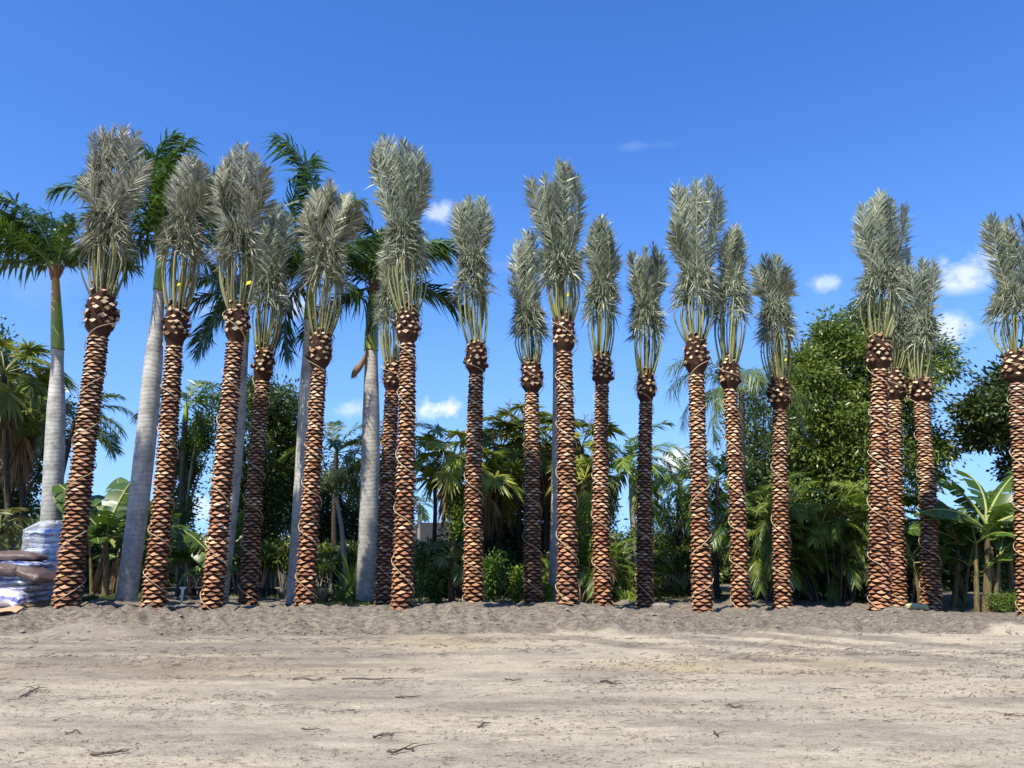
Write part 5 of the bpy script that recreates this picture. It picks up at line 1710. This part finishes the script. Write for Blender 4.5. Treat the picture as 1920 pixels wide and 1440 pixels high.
def pallet(x, Y, z, w, d, label):
    root = empty('pallet', Vector((x, Y, z)), label, 'pallet')
    def box(x0, x1, y0, y1, z0, z1):
        g = Geo()
        V = np.array([(a, b, c) for c in (z0, z1) for b in (y0, y1) for a in (x0, x1)])
        g.add(V, Q=[(0, 2, 3, 1), (4, 5, 7, 6), (0, 1, 5, 4), (2, 6, 7, 3), (0, 4, 6, 2), (1, 3, 7, 5)])
        return g.mesh('plank', M['wood'])
    for k in range(5):
        yy = -d / 2 + d * (k + .5) / 5
        put('plank', box(-w / 2, w / 2, yy - .05, yy + .05, .10, .12), root)
    for k in range(3):
        xx = -w / 2 + .05 + (w - .1) * k / 2
        put('bearer', box(xx - .045, xx + .045, -d / 2, d / 2, 0, .098), root)


def wrap(label, cx, Y, z0, z1, w, d, seed, top=True, alpha=.30, tint=(.9, .93, .97)):
    """creased clear stretch film round a stack"""
    r = np.random.default_rng(seed)
    m, N, L, b, out = new_mat('stretch_film')
    b.inputs['Base Color'].default_value = (*tint, 1)
    b.inputs['Roughness'].default_value = .18
    b.inputs['Specular IOR Level'].default_value = .8
    nz = noise_tex(N, L, 6, 5, .7, 'Object', (1, 1, 3.5))
    bump(N, L, b, nz, 1.0, .07)
    tr = N.new('ShaderNodeBsdfTransparent')
    mx = N.new('ShaderNodeMixShader')
    f = mth(N, L, 'MULTIPLY', mth(N, L, 'SUBTRACT', nz, .25), alpha * 3.2, True)
    L.new(f, mx.inputs['Fac'])
    L.new(tr.outputs[0], mx.inputs[1])
    L.new(b.outputs[0], mx.inputs[2])
    L.new(mx.outputs[0], out.inputs['Surface'])
    g = Geo()
    nu, nv = 48, 18
    th = np.linspace(0, 2 * math.pi, nu, endpoint=False)
    sp = lambda v, e: np.sign(v) * np.abs(v) ** e
    rows = []
    for k, t in enumerate(np.linspace(0, 1, nv)):
        X, Yy = sp(np.cos(th), .35) * (w / 2 + .03), sp(np.sin(th), .35) * (d / 2 + .03)
        z = z0 + (z1 - z0) * t
        n = .035 * vnoise(np.cos(th) * 5 + k * .6, np.sin(th) * 5 + seed, 6) + .018 * r.normal(size=nu)
        rows.append(np.stack([X * (1 + n), Yy * (1 + n), np.full(nu, z) + .01 * r.normal(size=nu)], -1))
    if top:
        for s, dz in ((.92, .08), (.6, .17), (.25, .20), (.02, .17)):
            X, Yy = sp(np.cos(th), .45) * w / 2 * s, sp(np.sin(th), .45) * d / 2 * s
            rows.append(np.stack([X, Yy, np.full(nu, z1 + dz) + .025 * r.normal(size=nu)], -1))
    g.grid(np.array(rows), 0, wrap=True)
    o = put('stretch_wrap', g.mesh('stretch_wrap', m, True), None, Matrix.Translation((cx, Y, 0)))
    tag(o, label, 'plastic wrap')


# the tall stack behind, then the front one, then loose bags
pB = at(84, 1138, 18.0)
zB = gz(pB.x, 18.0)
pallet(pB.x, 18.0, zB, .98, .9, 'wooden pallet under the taller wrapped stack of pale blue bags')
stack('bag', pB.x, 18.0, zB + .12, .95, .8, 11, .136, 'pale_bag', 'pale blue and white bag in the taller rear stack', 40, 1, 'bags in the taller rear stack')
wrap('clear creased film over the taller rear stack of pale blue bags', pB.x, 18.0, zB + .03, zB + 1.60, .98, .82, 5, True, .36)
pA = at(5, 1138, 16.6)
zA = gz(pA.x, 16.6)
pallet(pA.x, 16.6, zA, 1.55, 1.0, 'wooden pallet under the lower front stack of blue bags')
stack('bag', pA.x, 16.6, zA + .12, 1.5, .95, 7, .118, 'blue_bag', 'dark blue and white bag in the lower front stack', 50, 2, 'bags in the lower front stack')
wrap('clear creased film hugging the right side of the lower front stack', pA.x + .02, 16.6, zA + .02, zA + .92, 1.54, .98, 6, False, .16, (.35, .37, .33))  # dark olive tint puts the shade on this stack into the clear film's colour
zt = zA + .12 + 7 * .118
for k, (px, py, Yb, sx, sz, rz, ry, lab) in enumerate([
        (14, 1068, 16.25, .32, .135, .25, .05, 'shiny brown bag lying at the left on the lower front stack'),
        (66, 1076, 16.3, .42, .125, -.25, .30, 'shiny brown bag sagging over the right end of the lower front stack'),
        (38, 1043, 16.7, .52, .10, .05, .06, 'long brown bag laid on top of the other brown bags')]):
    p = at(px, py, Yb)
    o = put('bag', bag_mesh(70 + k, sx, .30, sz, 'brown_bag'), None, Matrix.Translation(p) @ Matrix.Rotation(rz, 4, 'Z') @ Matrix.Rotation(ry, 4, 'Y'))
    tag(o, lab, 'bag', 'shiny brown bags on the front stack')
p = at(8, 1124, 15.7)
o = put('bag', bag_mesh(81, .38, .26, .20, 'white_bag'), None, Matrix.Translation((p.x, p.y, gz(p.x, p.y) + .17)) @ Matrix.Rotation(.2, 4, 'Z') @ Matrix.Rotation(.12, 4, 'Y'))
tag(o, 'plump white and violet bag leaning on the foot of the front stack', 'bag')
p = at(32, 1130, 15.6)
o = put('bag', bag_mesh(82, .10, .14, .14, 'blue_bag'), None, Matrix.Translation((p.x, p.y, gz(p.x, p.y) + .11)) @ Matrix.Rotation(.5, 4, 'Y'))
tag(o, 'small crumpled bright blue bag on the soil at the front stack', 'bag')
p = at(6, 1146, 15.3)
g = Geo()
u = np.linspace(-1, 1, 7)
rc = np.random.default_rng(3)
G = np.array([[(a * .30, b * .16, .03 + .03 * b + .02 * math.sin(a * 3) + .01 * rc.normal()) for a in u] for b in u])
g.grid(G)
g.grid((G - np.array([0, 0, .012]))[::-1])
o = put('cardboard_sheet', g.mesh('cardboard_sheet', M['card']), None, Matrix.Translation((p.x, p.y, gz(p.x, p.y) + .03)) @ Matrix.Rotation(.15, 4, 'Z'))
tag(o, 'crumpled brown cardboard on the bank before the white bag', 'cardboard')

# ------------------------------------------------------------------ small things on the bank
B = at(341, 1122, 20.0); B.z = gz(B.x, B.y)
root = empty('standpipe', B, 'white plastic standpipe with tee head on the mound between two date palms', 'pipe')
zt_ = max(.30, at(341, 1099, 20.0).z - B.z)
g = Geo(); g.tube(np.array([(0, 0, -.1), (0, 0, zt_ * .55), (0, 0, zt_ * .9)]), [.03, .03, .04], 10); put('pipe', g.mesh('pipe', M['pvc'], True), root)
g = Geo(); g.tube(np.array([(-.075, 0, zt_ * .92), (0, 0, zt_ * .90), (.075, 0, zt_ * .92)]), [.026, .032, .026], 10); put('tee', g.mesh('tee', M['pvc'], True), root)
g = Geo(); g.tube(np.array([(-.02, -.05, zt_ * .55), (.01, -.14, zt_ * .5)]), [.025, .02], 8); put('nozzle', g.mesh('nozzle', M['pvc'], True), root)
a, b_ = at(350, 1116, 20), at(398, 1128, 19.6)
g = Geo()
u = np.linspace(0, 1, 14)
xs, ys = a.x + (b_.x - a.x) * u, a.y + (b_.y - a.y) * u
g.tube(np.stack([xs, ys, ground_height(xs, ys) + .16 - .10 * u + .02 * np.sin(u * 9)], -1), .016, 6)
tag(put('hose', g.mesh('hose', M['dry_leaf'], True)), 'thin brown hose running right from the white standpipe', 'hose')

p0, p1 = at(1682, 1131, 20.6), at(1722, 1131, 20.6)
g = Geo()
u = np.linspace(0, 1, 9)
zz = gz(p0.x, 20.2) + .13
g.tube(np.stack([p0.x + (p1.x - p0.x) * u, 20.15 + .06 * u, zz + .02 * np.sin(u * 4)], -1), [.06, .075, .08, .085, .08, .085, .075, .08, .07], 12, 0, True, .05)
tag(put('palm_log', g.mesh('palm_log', M['log'], True)), 'pale yellowish cut log lying between the paired trunks and the shaded date palm', 'log')

p = at(1240, 1140, 19.8)
g = Geo()
th = np.linspace(0, 2 * math.pi, 14, endpoint=False)
rs = np.random.default_rng(8)
sh = 1 + .15 * rs.normal(size=14)
g.grid(np.array([[(math.cos(t) * .20 * s * k, math.sin(t) * .13 * s * k, z * .7) for t, s in zip(th, sh)] for k, z in ((1.0, -.05), (1.05, .05), (.92, .11), (.55, .14), (.02, .145))]), 0, wrap=True)
o = put('rock', g.mesh('rock', M['stone'], False), None, Matrix.Translation((p.x, p.y, gz(p.x, p.y))))
tag(o, 'flat grey rock beside the foot of the short shaded date palm', 'rock')


# ------------------------------------------------------------------ litter on the ground
def ground_at(px, py):
    """where the photograph's pixel meets the plot"""
    lo = 3.0
    for k in range(60):
        z = at(px, py, lo)
        if z.z <= gz(z.x, z.y):
            break
        lo *= 1.02
    return at(px, py, lo)


STICKS = [
    ((548, 1278), (612, 1270), .020, 'longest pale stick lying left of centre on the sand'),
    ((640, 1272), (795, 1267), .014, 'long thin broken branch lying across the middle of the sand'),
    ((165, 1431), (240, 1417), .022, 'dark forked branch at the lower left corner of the sand'),
    ((725, 1423), (776, 1414), .018, 'straight brown stick near the bottom edge, left of centre'),
    ((896, 1369), (920, 1358), .012, 'short slanting twig below the middle of the sand'),
    ((567, 1374), (620, 1373), .013, 'thin dark stick on the left below the longest pale stick'),
    ((946, 1256), (978, 1255), .014, 'small black twig right of the clod in the middle distance'),
    ((1126, 1286), (1166, 1286), .018, 'dark gnarled root on the sand right of centre'),
    ((1368, 1331), (1394, 1336), .016, 'short dark stick right of centre toward the lower sand'),
    ((120, 1377), (152, 1376), .012, 'thin twig lying at the left below the little root clump'),
    ((40, 1310), (74, 1298), .020, 'little root clump near the left edge of the sand'),
    ((700, 1386), (740, 1384), .016, 'flat splinter with knotted end at the bottom centre'),
    ((1885, 1349), (1920, 1346), .014, 'bent twig at the right edge of the sand'),
    ((1340, 1380), (1348, 1388), .012, 'small hooked twig in the lower right sand'),
    ((740, 1310), (790, 1309), .012, 'row of dark bark strips in the middle of the sand'),
]
for k, (a, b_, rr, lab) in enumerate(STICKS):
    A, Bp = ground_at(*a), ground_at(*b_)
    r = np.random.default_rng(900 + k)
    u = np.linspace(0, 1, 9)
    xs, ys = A.x + (Bp.x - A.x) * u, A.y + (Bp.y - A.y) * u
    ys = ys + .03 * np.sin(u * 7 + k) + r.normal(size=9) * .008
    zs = ground_height(xs, ys) + rr * .8 + np.abs(r.normal(size=9)) * .006
    g = Geo()
    P = np.stack([xs, ys, zs], -1)
    rr *= .62
    g.tube(P, rr * (1.0 - .55 * u), 6, 0, True, .18)
    for q in range(3):
        s = P[int(r.integers(2, 8))]
        e = s + np.array([r.normal() * .10, r.normal() * .08, abs(r.normal()) * .012 + .004])
        g.tube(np.array([s, (s + e) / 2 + np.array([0, 0, .01]), e]), [rr * .45, rr * .35, rr * .15], 5, 0, False)
    tag(put('stick', g.mesh('stick', M['twig'], False)), lab, 'stick', 'sticks lying on the sand')


def litter():
    r = np.random.default_rng(12)
    g = Geo()
    n = 24000
    y = 4.8 + (14.2 - 4.8) * r.uniform(size=n) ** .9
    x = r.uniform(-.78, .78, n) * y
    keep = vnoise(x * .6, y * 2.6, 61) + .7 * vnoise(x * 1.8, y * 6, 62) + r.uniform(-.5, .8, n) > 0.30
    x, y = x[keep], y[keep]
    n = len(x)
    P = np.stack([x, y, ground_height(x, y) + .004], -1)
    a = np.where(r.uniform(size=n) < .6, r.normal(0, .45, n), r.uniform(0, 6.28, n))
    D = unit(np.stack([np.cos(a), np.sin(a), np.abs(r.normal(0, .12, n))], -1))
    L = np.minimum(r.lognormal(math.log(.032), .7, n), .28)
    L = L * np.clip(y / 7.5, .8, 1.7)
    w = r.uniform(.0014, .0040, n) * np.clip(y / 7.5, .8, 1.7) * (1 + (L < .03) * r.uniform(0, .6, n))
    W = unit(np.cross(D, np.array([0, 0, 1.0])))
    bend = np.stack([r.normal(0, .1, n) * L, r.normal(0, .15, n) * L, np.abs(r.normal(0, .08, n)) * L], -1)
    Up = np.tile([0, 0, 1.0], (n, 1))
    # a twig: three-sided bent prism
    mid, tip = P + D * L[:, None] * .5 + bend * .6, P + D * L[:, None] + bend * .2
    rows = []
    for c, s in ((P, .8), (mid, 1.0), (tip, .35)):
        rows.append(np.stack([c - W * (w * s)[:, None], c + Up * (w * s * 1.3)[:, None], c + W * (w * s)[:, None]], 1))
    V = np.concatenate(rows, 1).reshape(-1, 3)
    k = np.arange(n)[:, None] * 9
    q = []
    for rr in (0, 3):
        for e in range(3):
            f = (e + 1) % 3
            q.append(k + np.array([[rr + e, rr + f, rr + 3 + f, rr + 3 + e]]))
    g.add(V, np.concatenate(q))
    tag(put('ground_litter', g.mesh('ground_litter', M['litter'])), 'small twigs and bark bits scattered over the sand', 'litter', kind='stuff')
    # crumbs and clods of soil
    g = Geo()
    n1, n2 = 1500, 1500
    y1 = np.concatenate([4.8 + 9.4 * r.uniform(size=n1) ** .9, r.uniform(14.6, 17.5, n2)])
    x1 = r.uniform(-.80, .80, n1 + n2) * y1
    s = np.concatenate([np.minimum(r.lognormal(math.log(.005), .4, n1), .011), np.minimum(r.lognormal(math.log(.015), .5, n2), .045)])
    n = n1 + n2
    C = np.stack([x1, y1, ground_height(x1, y1) + s * .25], -1)
    o = np.array([(1, 0, 0), (0, 1, 0), (-1, 0, 0), (0, -1, 0), (0, 0, .8), (0, 0, -.6), (.6, .6, .45), (-.6, .6, .4), (-.6, -.6, .45), (.6, -.6, .4)])
    V = C[:, None, :] + o[None] * s[:, None, None] * (1 + .28 * r.normal(size=(n, 10, 1)))
    f = np.array([(0, 6, 4), (6, 1, 4), (1, 7, 4), (7, 2, 4), (2, 8, 4), (8, 3, 4), (3, 9, 4), (9, 0, 4), (0, 1, 6), (1, 2, 7), (2, 3, 8), (3, 0, 9)])
    g.add(V.reshape(-1, 3), T=(np.arange(n)[:, None, None] * 10 + f[None]).reshape(-1, 3))
    m = rough_mat('soil_clod', [(.3, (.15, .125, .10)), (.7, (.30, .26, .215))], 3, .95, None, 0)
    tag(put('soil_clods', g.mesh('soil_clods', m)), 'crumbled grey soil clods on bank and sand', 'soil', kind='stuff')


litter()
